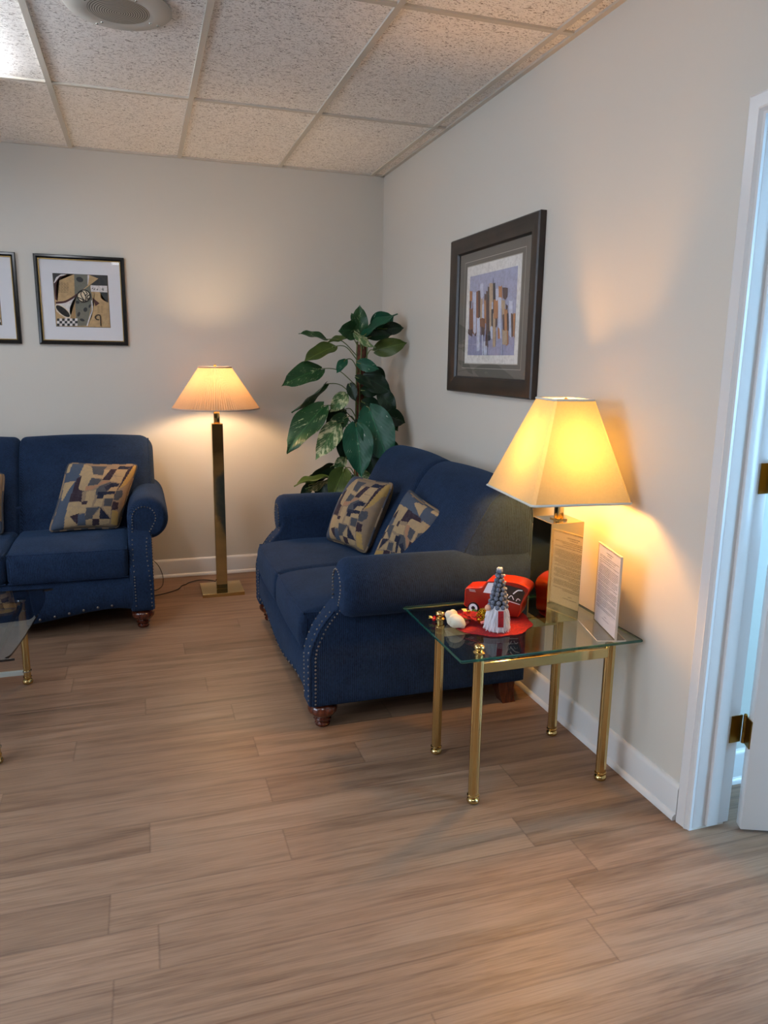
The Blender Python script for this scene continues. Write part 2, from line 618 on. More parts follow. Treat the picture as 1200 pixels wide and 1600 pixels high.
# ---- floor: planks with their own uv and tint
bm = NB()
uvA = bm.loops.layers.uv.new('UVMap')
uvB = bm.loops.layers.uv.new('Local')
rl = bm.faces.layers.float.new('rand')
fixed = {-12: -1.636, -13: -1.29, -15: -1.24, -17: -1.24, -18: -1.63, -19: -1.235, -20: -1.736, -21: -1.614, -23: -0.535, -24: -1.035}
tone = {(-18, 0): 0.08, (-20, 0): 0.05, (-21, 0): 0.95, (-20, 1): 0.75, (-18, 1): 0.8, (-19, 0): 0.7, (-19, 1): 0.4, (-21, 1): 0.35, (-13, 0): 0.6, (-12, 0): 0.2}
y0off = 0.0
for row in range(0, 49):
    ytop = 0.0 - row * PW - 0.029
    r_i = -row
    jx = fixed.get(r_i, rnd.uniform(-1.2, 0))
    n0 = math.floor((XL - jx) / PL)
    for k in range(n0, 7):
        xa, xb = jx + k * PL, jx + (k + 1) * PL
        ca, cb = max(xa, XL), min(xb, HX)
        ya, yb = ytop, ytop - PW
        if row == 0:
            ya2 = 0.0
        else:
            ya2 = ya
        if ca >= cb:
            continue
        rv = tone.get((r_i, k + 1), rnd.random())
        ox, oy = rnd.uniform(0, 50), rnd.uniform(0, 50)
        vs = [bm.verts.new((x, y, 0)) for x, y in ((ca, yb), (cb, yb), (cb, ya2), (ca, ya2))]
        f = bm.faces.new(vs)
        f[rl] = rv
        for lp in f.loops:
            lx, ly = lp.vert.co.x - xa, max(0.0, min(PW, ya - lp.vert.co.y))
            lp[uvB].uv = (lx, ly)
            lp[uvA].uv = (lx + ox, ly + oy)
struct('floor', bm, M_floor, smooth=0)

# ---- walls
bm = NB()
box(bm, XL, 0.0, 0.0, 0.12, 0, CH + 0.1)
struct('wall_back', bm, M_wall)
bm = NB()
box(bm, 0.0, 0.12, DY0, 0.12, 0, CH + 0.1)
box(bm, 0.0, 0.12, DY1, DY0, DZ, CH + 0.1)
box(bm, 0.0, 0.12, YF, DY1, 0, CH + 0.1)
struct('wall_right', bm, M_wall)
bm = NB()
box(bm, XL - 0.12, XL, YF, 0.12, 0, CH + 0.1)
struct('wall_left', bm, M_wall)
bm = NB()
box(bm, XL - 0.12, HX + 0.12, YF - 0.12, YF, 0, CH + 0.1)
struct('wall_front', bm, mat('dark_reflection_wall', lin(84, 66, 52), 0.5))  # unseen wall made dark so the brass has darkness to reflect
# next room beyond the door
bm = NB()
box(bm, 0.12, HX, -3.10, -2.98, 0, CH + 0.1)
struct('wall_hall_side', bm, M_wall2)
bm = NB()
box(bm, HX, HX + 0.12, YF, -2.98, 0, CH + 0.1)
struct('wall_hall_end', bm, M_wall2)
bm = NB()
box(bm, 0.12, HX, YF, -3.10, CH, CH + 0.1)
struct('ceiling_hall', bm, M_whitemetal)

# ---- baseboards with shoe moulding
def base_prof():
    return [(0, 0), (0.028, 0), (0.028, 0.012), (0.022, 0.019), (0.016, 0.021), (0.016, 0.106), (0.013, 0.114), (0.006, 0.12), (0, 0.12)]


def baseboard(name, a, b, nrm):
    bm = NB()
    a, b, n = Vector(a), Vector(b), Vector(nrm)
    loft(bm, [[a + n * p + Vector((0, 0, z)) for p, z in base_prof()], [b + n * p + Vector((0, 0, z)) for p, z in base_prof()]])
    struct(name, bm, M_trim, smooth=50)


baseboard('baseboard_back', (XL, 0, 0), (0, 0, 0), (0, -1, 0))
baseboard('baseboard_right', (0, 0, 0), (0, DY0 + 0.06, 0), (-1, 0, 0))
baseboard('baseboard_left', (XL, 0, 0), (XL, YF, 0), (1, 0, 0))
baseboard('baseboard_hall', (0.14, -3.10, 0), (HX, -3.10, 0), (0, -1, 0))

# ---- suspended ceiling
GX, GY = -0.0826, -1.1069
TW, TL = 0.6096, 1.2192
bm = NB()
box(bm, XL, 0.12, YF, 0.12, CH + 0.008, CH + 0.03)
struct('ceiling', bm, M_tile)
bm = NB()
x = GX
xs = []
while x > XL:
    xs.append(x)
    box(bm, x - 0.012, x + 0.012, YF, 0, CH - 0.001, CH + 0.009)
    x -= TW
ys = []
y = GY
while y > YF:
    ys.append(y)
    box(bm, XL, 0, y - 0.012, y + 0.012, CH - 0.0005, CH + 0.009)
    y -= TL
box(bm, XL, 0, -0.022, 0, CH - 0.002, CH + 0.009)
box(bm, -0.022, 0, YF, 0, CH - 0.002, CH + 0.009)
struct('trim_1', bm, M_grid)

# ---- doorway: jamb and casing
bm = NB()
CW = 0.057


def casing(bm, path, inward):
    # moulded casing profile swept with mitred corners; path points are the OUTER edge
    prof = [(0, 0), (0, 0.016), (0.006, 0.020), (0.036, 0.017), (0.042, 0.020), (0.050, 0.013), (CW, 0.011), (CW, 0)]
    rings = []
    for (yy, zz), (iy, iz) in zip(path, inward):
        rings.append([(-d, yy + iy * w, zz + iz * w) for w, d in prof])
    loft(bm, rings)


casing(bm, [(DY0 + CW, 0.0), (DY0 + CW, DZ + CW), (DY1 - CW, DZ + CW), (DY1 - CW, 0.0)], [(-1, 0), (-1, -1), (1, -1), (1, 0)])
struct('trim_2', bm, M_trim, smooth=25)
bm = NB()
box(bm, -0.002, 0.138, DY0 - 0.001, DY0 + 0.018, 0.006, DZ, bev=0.002)
box(bm, -0.002, 0.138, DY1 - 0.018, DY1 + 0.001, 0.006, DZ, bev=0.002)
box(bm, -0.002, 0.138, DY1, DY0, DZ - 0.001, DZ + 0.018, bev=0.002)
for (a, b, c_, d) in ((DY0 - 0.012, DY0, 0.01, DZ), (DY1, DY1 + 0.012, 0.01, DZ)):
    box(bm, 0.045, 0.088, a, b, c_, d, bev=0.003)
box(bm, 0.045, 0.088, DY1, DY0, DZ - 0.012, DZ, bev=0.003)
struct('trim_3', bm, M_trim, smooth=25)
# outer casing on the far side of the doorway
bm = NB()
box(bm, 0.12, 0.134, DY0 + 0.012, DY0 + 0.075, 0, DZ + 0.07, bev=0.002)
struct('trim_4', bm, M_trim)

# ---- door leaf, ajar into the next room
HP = Vector((0.150, DY0 - 0.012, 0))
door = bpy.data.objects.new('door_1', None)
C.objects.link(door)
door.location = HP
door.rotation_euler = (0, 0, radians(-23))
door['kind'] = 'structure'
door['label'] = 'white painted door standing open on brass hinges'
bm = NB()
box(bm, 0.004, 0.80, -0.045, -0.008, 0.012, 2.06, bev=0.003)
obj('door_panel', bm, M_trim, door, 25)
for hz in (0.285, 1.075, 1.84):
    bm = NB()
    # jamb leaf (in world axes, undo the door turn)
    rot = Matrix.Rotation(radians(23), 3, 'Z')
    for q in range(1):
        vs = box(bm, -0.045, -0.004, 0.0085, 0.0125, hz, hz + 0.09)
        for vv in vs:
            vv.co = rot @ vv.co
    box(bm, 0.0005, 0.004, -0.042, -0.004, hz, hz + 0.09)
    for k in range(5):
        lathe(bm, [(0, 0), (0.006, 0), (0.006, 0.0165), (0, 0.0165)], 12, (-0.002, -0.002, hz + 0.001 + k * 0.018))
    ball(bm, (-0.002, -0.002, hz + 0.092), 0.0065)
    obj('hinge', bm, M_brass_old, door, 30)

# ---- window of the next room (its daylight)
bm = NB()
box(bm, HX - 0.004, HX, -5.6, -3.7, 0.5, 2.2)
wdw = struct('window_1', bm, M_daylight, smooth=0)
bm = NB()
for a, b, c_, d in ((-5.66, -5.6, 0.44, 2.26), (-3.7, -3.64, 0.44, 2.26), (-5.66, -3.64, 0.44, 0.5), (-5.66, -3.64, 2.2, 2.26), (-4.67, -4.63, 0.5, 2.2)):
    box(bm, HX - 0.03, HX, a, b, c_, d)
obj('window_frame', bm, M_trim, wdw, 0)

# unseen window added in the left wall for cool fill light
bm = NB()
box(bm, XL, XL + 0.004, -4.6, -2.4, 0.95, 2.25)
wdw = struct('fill_window', bm, M_fill_pane, smooth=0)
bm = NB()
for a, b, c_, d in ((-4.66, -4.6, 0.89, 2.31), (-2.4, -2.34, 0.89, 2.31), (-4.66, -2.34, 0.89, 0.95), (-4.66, -2.34, 2.25, 2.31), (-3.52, -3.48, 0.95, 2.25)):
    box(bm, XL, XL + 0.03, a, b, c_, d)
obj('window_frame', bm, M_trim, wdw, 0)

# ================================================================== CEILING LIGHTS
def troffer(x0, y1, label):
    cx, cy = x0 + TW / 2, y1 - TL / 2
    t_ = thing('ceiling_light', label, 'ceiling light', (cx, cy, CH), group='recessed ceiling lights out of view')
    bm = NB()
    w, l = TW / 2 - 0.013, TL / 2 - 0.013
    for a, b, c_, d in ((-w, w, -l, -l + 0.025), (-w, w, l - 0.025, l), (-w, -w + 0.025, -l, l), (w - 0.025, w, -l, l)):
        box(bm, a, b, c_, d, -0.008, 0.004)
    obj('frame', bm, M_whitemetal, t_, 0)
    bm = NB()
    box(bm, -w + 0.025, w - 0.025, -l + 0.025, l - 0.025, -0.004, 0.0)
    obj('diffuser', bm, M_lens, t_, 0)


troffer(GX - 3 * TW, GY - 4 * TL + TL, 'recessed white ceiling light panel behind the camera, over the doorway side')
troffer(GX - 6 * TW, GY - 3 * TL + TL, 'recessed white ceiling light panel behind the camera, on the far left')
# wrap fixture hanging just below the tiles, left of the speaker
wx, wy = -2.285, GY - TL / 2
t_ = thing('ceiling_light', 'long white wrap-around ceiling light left of the round speaker', 'ceiling light', (wx, wy, CH))
bm = NB()
prof = [(-0.14, 0.0), (-0.145, -0.03), (-0.12, -0.075), (0.0, -0.088), (0.12, -0.075), (0.145, -0.03), (0.14, 0.0)]
loft(bm, [[(a, -0.58, b - 0.002) for a, b in prof], [(a, 0.58, b - 0.002) for a, b in prof]], cap=False)
obj('lens', bm, M_lens2, t_, 60)
for s in (-1, 1):
    bm = NB()
    loft(bm, [[(a * 1.02, s * 0.58, b * 1.02) for a, b in prof], [(a * 1.02, s * 0.6, b * 1.02) for a, b in prof]])
    obj('end_cap', bm, M_whitemetal, t_, 30)

# ---- speaker
t_ = thing('ceiling_speaker', 'round off-white ceiling speaker with a perforated grille', 'speaker', (-1.600, -1.995, CH))
bm = NB()
lathe(bm, [(0.0, 0.004), (0.176, 0.004), (0.178, -0.003), (0.165, -0.011), (0.115, -0.016), (0.104, -0.013), (0.0, -0.013)], 64)
obj('flange', bm, M_speaker, t_, 30)
bm = NB()
lathe(bm, [(0.0, -0.019), (0.06, -0.018), (0.102, -0.0135), (0.102, -0.0125), (0, -0.0125)], 64)
obj('grille', bm, M_grille, t_, 30)
for k in range(4):
    for rr in (0.120, 0.152):
        a = k * pi / 2 + 0.5 + (rr > 0.13) * 0.02
        bm = NB()
        ball(bm, (rr * cos(a), rr * sin(a), -0.0155 if rr < .13 else -0.0125), 0.005, sc=(1, 1, .7))
        obj('screw', bm, M_chrome, t_)

# ================================================================== SOFA
def fz(z):
    P = [(0.0, 0.0), (0.31, 0.0), (0.345, 0.006), (0.38, 0.020), (0.42, 0.038), (0.455, 0.062), (0.49, 0.092), (0.52, 0.118), (0.55, 0.130), (0.60, 0.135), (0.9, 0.135)]
    for (a, va), (b, vb) in zip(P, P[1:]):
        if a <= z <= b:
            return va + (vb - va) * (z - a) / (b - a)
    return 0.135


HW, SD = 0.705, 0.965       # half width, depth
AI = 0.585                  # inner face of arm panel


def zb(u):
    s = min(1, max(0, (abs(u) - 0.03) / 0.47))
    s = s * s * (3 - 2 * s)
    e = min(1, max(0, (abs(u) - 0.54) / 0.08))
    return 0.078 + 0.052 * s - 0.018 * e


def rring(u0, u1, v0, v1, r, k=4):
    pts = []
    for cx, cy, a0 in ((u1 - r, v1 - r, 0), (u0 + r, v1 - r, 90), (u0 + r, v0 + r, 180), (u1 - r, v0 + r, 270)):
        for i in range(k + 1):
            a = radians(a0 + 90 * i / k)
            pts.append((cx + r * cos(a), cy + r * sin(a)))
    return pts


def inflate(bm, prof, u0, u1, r0, r1, puff=0.0, k=7, mid=8):
    """closed profile in (v, z) swept along u with rounded ends and a slight crown"""
    P = [Vector((a, b)) for a, b in prof]
    n = len(P)
    area = sum(P[i].x * P[(i + 1) % n].y - P[(i + 1) % n].x * P[i].y for i in range(n))
    sg = 1 if area > 0 else -1
    N = []
    for i in range(n):
        d = (P[(i + 1) % n] - P[i - 1]).normalized()
        N.append(Vector((d.y, -d.x)) * sg)
    st = []
    for i in range(k + 1):
        a = (pi / 2) * i / k
        st.append((u0 + r0 * (1 - cos(a)) if False else u0 + r0 * (1 - cos(a)), -r0 * (1 - sin(a))))
    for i in range(1, mid):
        s = i / mid
        st.append((u0 + r0 + (u1 - r1 - u0 - r0) * s, puff * sin(pi * s)))
    for i in range(k, -1, -1):
        a = (pi / 2) * i / k
        st.append((u1 - r1 * (1 - cos(a)), -r1 * (1 - sin(a))))
    rings = []
    for u, off in st:
        rings.append([(u, p.x + q.x * off, p.y + q.y * off) for p, q in zip(P, N)])
    loft(bm, rings)


def lp(pts, k=4):
    return [(p.x, p.y) for p in catmull([(a, b, 0) for a, b in pts], k, True)]


def build_sofa(label, loc, rotz):
    o = thing('loveseat', label, 'sofa', loc, rotz, 'navy rolled arm loveseats')
    dy = -SD / 2

    def fin(bm, name, m, parent=o, sm=50):
        for vv in bm.verts:
            vv.co.y += dy
        return obj(name, bm, m, parent, sm)
    # base and apron
    bm = NB()
    rings = []
    for i in range(33):
        u = -0.60 + 1.2 * i / 32
        b = zb(u)
        rings.append([(u, 0.018, b), (u, 0.006, b + 0.01), (u, 0.0, b + 0.06), (u, 0.004, 0.27), (u, 0.02, 0.295), (u, 0.92, 0.30), (u, 0.93, 0.13), (u, 0.05, 0.13), (u, 0.04, b)])
    loft(bm, rings)
    fin(bm, 'base', M_navy)
    bm = NB()
    ball(bm, (0, 0, 0), 0.0068, 8, 5, sc=(1, .6, 1))
    first = obj('nailhead', bm, M_nail, o, 50)
    bm = NB()
    ball(bm, (0, 0, 0), 0.0043, 7, 5)
    tmp = obj('nailhead', bm, M_nail, o, 50)
    small = tmp.data
    bpy.data.objects.remove(tmp)
    left = [100]

    def nail(p, data):
        c_ = bpy.data.objects.new('nailhead', data)
        C.objects.link(c_)
        c_.parent = o
        c_.location = (p[0], p[1] + dy, p[2])
        left[0] -= 1
    u = -0.56
    first.location = (u, dy, zb(u) + 0.022)
    left[0] -= 1
    while u < 0.49:
        u += 0.07
        nail((u, 0.0, zb(u) + 0.022), first.data)
    # arms
    rest = []
    for s in (1, -1):
        bm = NB()
        rings = []
        for z in [0.108, 0.112] + [0.13 + 0.43 * i / 30 for i in range(31)] + [0.60]:
            ins = 0.006 if z < 0.11 else 0.0
            pts = rring(AI + ins, HW - ins, fz(z) + ins, 0.935 - ins, 0.016)
            rings.append([(s * a, b, z) for a, b in pts])
        loft(bm, rings)
        # rolled top
        cu, cz, ru, rz = 0.692, 0.585, 0.106, 0.117
        rings = []
        for vv, sc in ((0.118, 0.0), (0.116, 0.45), (0.117, 0.62), (0.119, 0.70), (0.121, 0.78), (0.128, 0.87), (0.14, 0.95), (0.16, 1.0), (0.30, 1.01), (0.5, 1.0), (0.75, 0.99), (0.90, 0.97)):
            sc = max(sc, 0.02)
            drop = 0.006 * max(0, (vv - 0.2))
            rings.append([(s * (cu + ru * sc * cos(2 * pi * i / 36)), vv, cz - drop + rz * sc * sin(2 * pi * i / 36)) for i in range(36)])
        loft(bm, rings)
        fin(bm, 'arm', M_navy, sm=60)
        # nailheads
        bm = NB()
        path = [(0.612, 0.12), (0.610, 0.30), (0.607, 0.46), (0.611, 0.56)]
        for i in range(15):
            a = pi - i * (pi * 1.15) / 14
            path.append((0.672 + 0.060 * cos(a), 0.592 + 0.060 * sin(a)))
        path += [(0.704, 0.525), (0.682, 0.485), (0.678, 0.40), (0.690, 0.25), (0.692, 0.12)]
        cp = catmull([(a, 0, b) for a, b in path], 12)
        acc = 0
        last = cp[0]
        for p in cp:
            acc += (p - last).length
            last = p
            if acc >= 0.0145:
                acc = 0
                yv = fz(p.z) - 0.0005 if p.z < 0.50 else 0.1165
                if left[0] > 0 and s > 0:
                    nail((s * p.x, yv, p.z), small)
                else:
                    ball(bm, (s * p.x, yv, p.z), 0.0042, 6, 4)
        z = 0.12
        pts = []
        while z < 0.54:
            pts.append(Vector((HW, fz(z) + 0.024, z)))
            z += 0.004
        acc = 1
        for p, q in zip(pts, pts[1:]):
            acc += (q - p).length
            if acc >= 0.0145:
                acc = 0
                if left[0] > 0 and s > 0:
                    nail((s * p.x, p.y, p.z), small)
                else:
                    ball(bm, (s * p.x, p.y, p.z), 0.0042, 6, 4)
        rest.append(bm)
        # welt along the front edge of the arm
        bm = NB()
        tube(bm, [(s * (HW - 0.004), fz(z_) + 0.003, z_) for z_ in [0.115 + 0.38 * i / 26 for i in range(27)]], 0.0045, 6)
        fin(bm, 'arm_welt', M_navy)
    me_a, me_b = bpy.data.meshes.new('tmp_a'), None
    rest[1].to_mesh(me_a)
    rest[0].from_mesh(me_a)
    rest[1].free()
    bpy.data.meshes.remove(me_a)
    fin(rest[0], 'nailhead_trim', M_nail)['kind'] = 'stuff'
    # seat cushions
    for s in (-1, 1):
        u0, u1 = (0.004, 0.582) if s > 0 else (-0.582, -0.004)
        prof = lp([(-0.012, 0.375), (-0.008, 0.430), (0.015, 0.458), (0.12, 0.474), (0.30, 0.480), (0.50, 0.470), (0.58, 0.44), (0.60, 0.38), (0.58, 0.31), (0.40, 0.297), (0.10, 0.297), (0.01, 0.302), (-0.010, 0.325)], 5)
        bm = NB()
        inflate(bm, prof, u0, u1, 0.03, 0.03, 0.004, 6, 8)
        cu_ = fin(bm, 'seat_cushion', M_navy, sm=70)
        for zz, dd in ((0.452, 0.004), (0.306, 0.002)):
            bm = NB()
            a, b = u0 + 0.006, u1 - 0.006
            fr = dd
            ps = [(a, 0.5, zz), (a, 0.05, zz), (a + 0.006, fr + 0.012, zz), (a + 0.022, fr, zz), ((a + b) / 2, fr - 0.006, zz + 0.001), (b - 0.022, fr, zz), (b - 0.006, fr + 0.012, zz), (b, 0.05, zz), (b, 0.5, zz)]
            tube(bm, catmull(ps, 5), 0.0045, 6)
            fin(bm, 'piping', M_navy, cu_)
    # tight back in two rounded halves
    for s in (-1, 1):
        u0, u1 = (0.0, 0.742) if s > 0 else (-0.742, 0.0)
        r0, r1 = (0.038, 0.085) if s > 0 else (0.085, 0.038)
        prof = lp([(0.50, 0.43), (0.515, 0.52), (0.555, 0.62), (0.605, 0.71), (0.655, 0.80), (0.70, 0.88), (0.755, 0.942), (0.825, 0.966), (0.893, 0.945), (0.935, 0.885), (0.948, 0.78), (0.948, 0.62), (0.94, 0.50), (0.90, 0.455), (0.70, 0.43)], 5)
        bm = NB()
        inflate(bm, prof, u0, u1, r0, r1, 0.010, 8, 10)
        bk = fin(bm, 'backrest', M_navy, sm=70)
        bm = NB()
        e = s * 0.716
        pp = [(0.560, 0.56), (0.578, 0.612), (0.628, 0.70), (0.678, 0.79), (0.722, 0.868), (0.768, 0.922), (0.825, 0.943), (0.882, 0.925), (0.914, 0.875), (0.924, 0.80)]
        tube(bm, catmull([(e, a, b) for a, b in pp], 5), 0.005, 6)
        fin(bm, 'welt', M_navy, bk)
    bm = NB()
    box(bm, -0.60, 0.60, 0.55, 0.94, 0.25, 0.60, bev=0.01)
    fin(bm, 'back_frame', M_navy)
    # feet
    for s in (-1, 1):
        bm = NB()
        lathe(bm, [(0, 0), (0.024, 0), (0.030, 0.006), (0.031, 0.014), (0.025, 0.020), (0.033, 0.026), (0.036, 0.033), (0.029, 0.040), (0.045, 0.050), (0.058, 0.066), (0.060, 0.080), (0.052, 0.096), (0.040, 0.104), (0.044, 0.110), (0.044, 0.125), (0, 0.125)], 32, (s * 0.642, 0.066, 0))
        fin(bm, 'foot', M_cherry, sm=45)
        bm = NB()
        rings = []
        for z, off, w in ((0.0, 0.022, 0.030), (0.03, 0.012, 0.031), (0.07, 0.003, 0.035), (0.115, 0.0, 0.040)):
            rings.append([(s * (0.645 + a), 0.86 + b + off, z) for a, b in ((-w, -w), (w, -w), (w, w), (-w, w))])
        loft(bm, rings)
        fin(bm, 'rear_foot', M_cherry, sm=30)
    return o


sofaR = build_sofa('navy loveseat against the right wall, behind the glass side table', (-1.025 + SD / 2, -1.652, 0), radians(-90))
sofaL = copy_tree(sofaR)
sofaL.location = (-2.280, -1.0 + SD / 2, 0)
sofaL.rotation_euler = (0, 0, 0)
sofaL['label'] = 'navy loveseat against the back wall under the two small pictures, left of the floor lamp'

# ================================================================== PILLOWS
TAN, TAN2, NAVY, SLATE, PLUM, GREY, GOLD, ROSE = (lin(164, 140, 106), lin(136, 116, 94), lin(30, 34, 52), lin(68, 78, 94), lin(50, 38, 48), lin(70, 72, 78), lin(166, 136, 80), lin(156, 116, 90))
QUAD = ((75, 800), (865, 820), (1095, 140), (300, 100))   # BL BR TR TL in the drawing's own frame
SH = [('p', SLATE, [(60, 820), (140, 640), (230, 320), (300, 100), (480, 110), (430, 260), (380, 300), (290, 540), (240, 800)]),
      ('p', TAN, [(300, 110), (350, 110), (300, 215), (262, 220)]),
      ('p', TAN, [(235, 320), (365, 315), (290, 400), (210, 515), (195, 500)]),
      ('p', PLUM, [(380, 290), (440, 260), (405, 390), (460, 430), (430, 545), (285, 530)]),
      ('p', TAN, [(480, 130), (520, 130), (575, 190), (570, 260), (500, 380), (470, 435), (400, 415), (400, 380), (440, 260), (410, 255)]),
      ('p', GREY, [(560, 150), (740, 160), (700, 200), (690, 270), (570, 250)]),
      ('p', TAN, [(700, 200), (775, 200), (670, 320)]),
      ('p', PLUM, [(775, 200), (850, 200), (760, 330), (670, 325)]),
      ('p', TAN, [(850, 200), (975, 205), (930, 290), (800, 270)]),
      ('p', NAVY, [(880, 160), (1010, 170), (980, 205), (850, 200)]),
      ('p', TAN, [(560, 255), (690, 280), (680, 305), (550, 290)]),
      ('p', GREY, [(550, 295), (670, 315), (620, 370), (500, 380)]),
      ('p', ROSE, [(480, 385), (600, 380), (700, 330), (770, 335), (640, 380), (560, 425), (470, 430)]),
      ('p', TAN, [(800, 280), (925, 295), (890, 365), (760, 335)]),
      ('p', PLUM, [(960, 230), (1010, 170), (1050, 150), (960, 330), (860, 430), (830, 500), (800, 520), (900, 360)]),
      ('p', GOLD, [(1050, 150), (1095, 150), (1080, 230), (960, 380), (870, 430), (960, 300)]),
      ('p', GREY, [(640, 390), (760, 350), (880, 370), (860, 400), (740, 450), (690, 460), (600, 490), (590, 440)]),
      ('p', NAVY, [(700, 400), (800, 355), (880, 370), (850, 400), (780, 410), (720, 450)]),
      ('p', TAN, [(780, 405), (860, 405), (840, 450), (740, 450)]),
      ('p', NAVY, [(620, 450), (830, 455), (820, 480), (690, 490), (680, 530), (610, 525)]),
      ('p', TAN, [(690, 490), (820, 485), (810, 525), (690, 530), (660, 610), (575, 605), (600, 530), (680, 530)]),
      ('p', GREY, [(700, 530), (800, 530), (780, 610), (690, 605)]),
      ('p', TAN, [(490, 440), (600, 430), (580, 520), (540, 610), (480, 610), (510, 540), (470, 540)]),
      ('p', TAN2, [(440, 440), (490, 440), (470, 545), (430, 545)]),
      ('p', TAN, [(285, 540), (500, 545), (480, 665), (400, 665), (300, 690), (390, 780), (240, 795), (245, 680)]),
      ('p', PLUM, [(300, 685), (400, 665), (385, 780)]),
      ('p', PLUM, [(430, 545), (505, 540), (490, 580), (430, 575)]),
      ('p', SLATE, [(390, 680), (470, 670), (480, 790), (390, 790)]),
      ('p', GREY, [(485, 615), (645, 615), (560, 700), (550, 735), (470, 735)]),
      ('p', TAN, [(640, 640), (635, 735), (550, 735), (565, 700)]),
      ('p', NAVY, [(650, 620), (765, 735), (635, 735)]),
      ('p', TAN, [(670, 615), (780, 615), (765, 720)]),
      ('p', PLUM, [(555, 735), (635, 735), (635, 795), (555, 795)]),
      ('p', TAN, [(635, 740), (755, 740), (745, 780), (635, 795)]),
      ('p', TAN, [(480, 735), (555, 735), (550, 790), (485, 785)]),
      ('p', PLUM, [(800, 560), (870, 570), (860, 640), (780, 650)]),
      ('p', GOLD, [(790, 650), (865, 660), (855, 800), (770, 790)]),
      ('p', GREY, [(840, 450), (920, 440), (920, 500), (860, 550), (810, 545)])]


def inside(x, y, P):
    r = False
    n = len(P)
    for i in range(n):
        x1, y1 = P[i]
        x2, y2 = P[i - 1]
        if (y1 > y) != (y2 > y) and x < (x2 - x1) * (y - y1) / (y2 - y1) + x1:
            r = not r
    return r


NP = 96
PAT = []
for j in range(NP):
    rowc = []
    for i in range(NP):
        s, t_ = (i + 0.5) / NP, (j + 0.5) / NP
        bl, br, tr, tl = QUAD
        x = (bl[0] * (1 - s) + br[0] * s) * (1 - t_) + (tl[0] * (1 - s) + tr[0] * s) * t_
        y = (bl[1] * (1 - s) + br[1] * s) * (1 - t_) + (tl[1] * (1 - s) + tr[1] * s) * t_
        c = TAN2
        for _, cc, P in SH:
            if inside(x, y, P):
                c = cc
        rowc.append(c)
    PAT.append(rowc)


def pillow(label, bl, br, tl, tr, thick=0.085, flip=0, seed=0):
    BL, BR, TL_, TR_ = map(Vector, (bl, br, tl, tr))
    ctr = (BL + BR + TL_ + TR_) / 4
    nrm = ((BR - BL).cross(TL_ - BL)).normalized()
    o = thing('throw_pillow', label, 'pillow', ctr, 0, 'geometric tapestry throw pillows')
    rr = random.Random(seed)
    ph = [rr.uniform(0, 6) for _ in range(4)]

    def P(s, t, side):
        a, b = 2 * s - 1, 2 * t - 1
        # edges curve inwards between the corners
        sa = 0.5 + (s - 0.5) * (1 - 0.055 * (1 - b * b))
        tb = 0.5 + (t - 0.5) * (1 - 0.055 * (1 - a * a))
        p = (BL * (1 - sa) + BR * sa) * (1 - tb) + (TL_ * (1 - sa) + TR_ * sa) * tb
        cr = (a * a * b * b) ** 4
        p = p + (ctr - p) * 0.05 * cr
        h = max(0, (1 - a ** 2) * (1 - b ** 2)) ** 0.38
        wr = 0.004 * sin(9 * s + ph[0]) * sin(7 * t + ph[1]) + 0.003 * sin(17 * s + 11 * t + ph[2]) * (abs(a) ** 3 + abs(b) ** 3)
        return p + nrm * side * (thick * h + wr * h) - ctr
    for side, nm in ((1, 'front_panel'), (-1, 'back_panel')):
        bm = NB()
        L = col_layer(bm)
        n = NP if side > 0 else 48
        G = [[bm.verts.new(P(i / n, j / n, side)) for i in range(n + 1)] for j in range(n + 1)]
        for j in range(n):
            for i in range(n):
                f = bm.faces.new((G[j][i], G[j][i + 1], G[j + 1][i + 1], G[j + 1][i]))
                jj, ii = (j * NP // n), (i * NP // n)
                if flip == 1:
                    ii = NP - 1 - ii
                elif flip == 2:
                    ii, jj = NP - 1 - jj, ii
                elif flip == 3:
                    ii, jj = jj, NP - 1 - ii
                c = PAT[jj][ii]
                for q in f.loops:
                    q[L] = c
        obj(nm, bm, M_pillow, o, 80)
    bm = NB()
    L = col_layer(bm)
    n = 40
    loop = [P(i / n, 0, 1) for i in range(n)] + [P(1, i / n, 1) for i in range(n)] + [P(1 - i / n, 1, 1) for i in range(n)] + [P(0, 1 - i / n, 1) for i in range(n + 1)]
    tube(bm, loop, 0.0068, 6)
    for f in bm.faces:
        cc = TAN2 if (f.calc_center_median().x * 14) % 1 > 0.5 else GREY
        for q in f.loops:
            q[L] = cc
    obj('piping', bm, M_pillow, o, 60)
    return o


pillow('patterned pillow on the left loveseat, leaning on its right arm', (-2.110, -0.66, 0.490), (-1.748, -0.62, 0.484), (-2.000, -0.50, 0.850), (-1.625, -0.46, 0.825), seed=1)
pillow('patterned pillow at the left edge of the photo, mostly cut off', (-2.70, -0.60, 0.488), (-2.335, -0.64, 0.488), (-2.69, -0.44, 0.84), (-2.325, -0.50, 0.80), flip=3, seed=2)
pillow('patterned pillow on the right loveseat, the farther one near the plant', (-0.675, -1.175, 0.487), (-0.555, -1.53, 0.487), (-0.535, -1.225, 0.835), (-0.425, -1.560, 0.845), flip=0, seed=3)
pillow('patterned pillow on the right loveseat, the nearer one beside the side table', (-0.555, -1.640, 0.487), (-0.400, -1.985, 0.492), (-0.415, -1.760, 0.850), (-0.375, -2.075, 0.795), flip=2, seed=4, thick=0.07)

# ================================================================== PICTURES
def poly(bm, L, pts, col, depth, place):
    vs = [bm.verts.new(place(a, b, depth)) for a, b in pts]
    try:
        f = bm.faces.new(vs)
    except ValueError:
        return
    for q in f.loops:
        q[L] = col
    bmesh.ops.triangulate(bm, faces=[f])


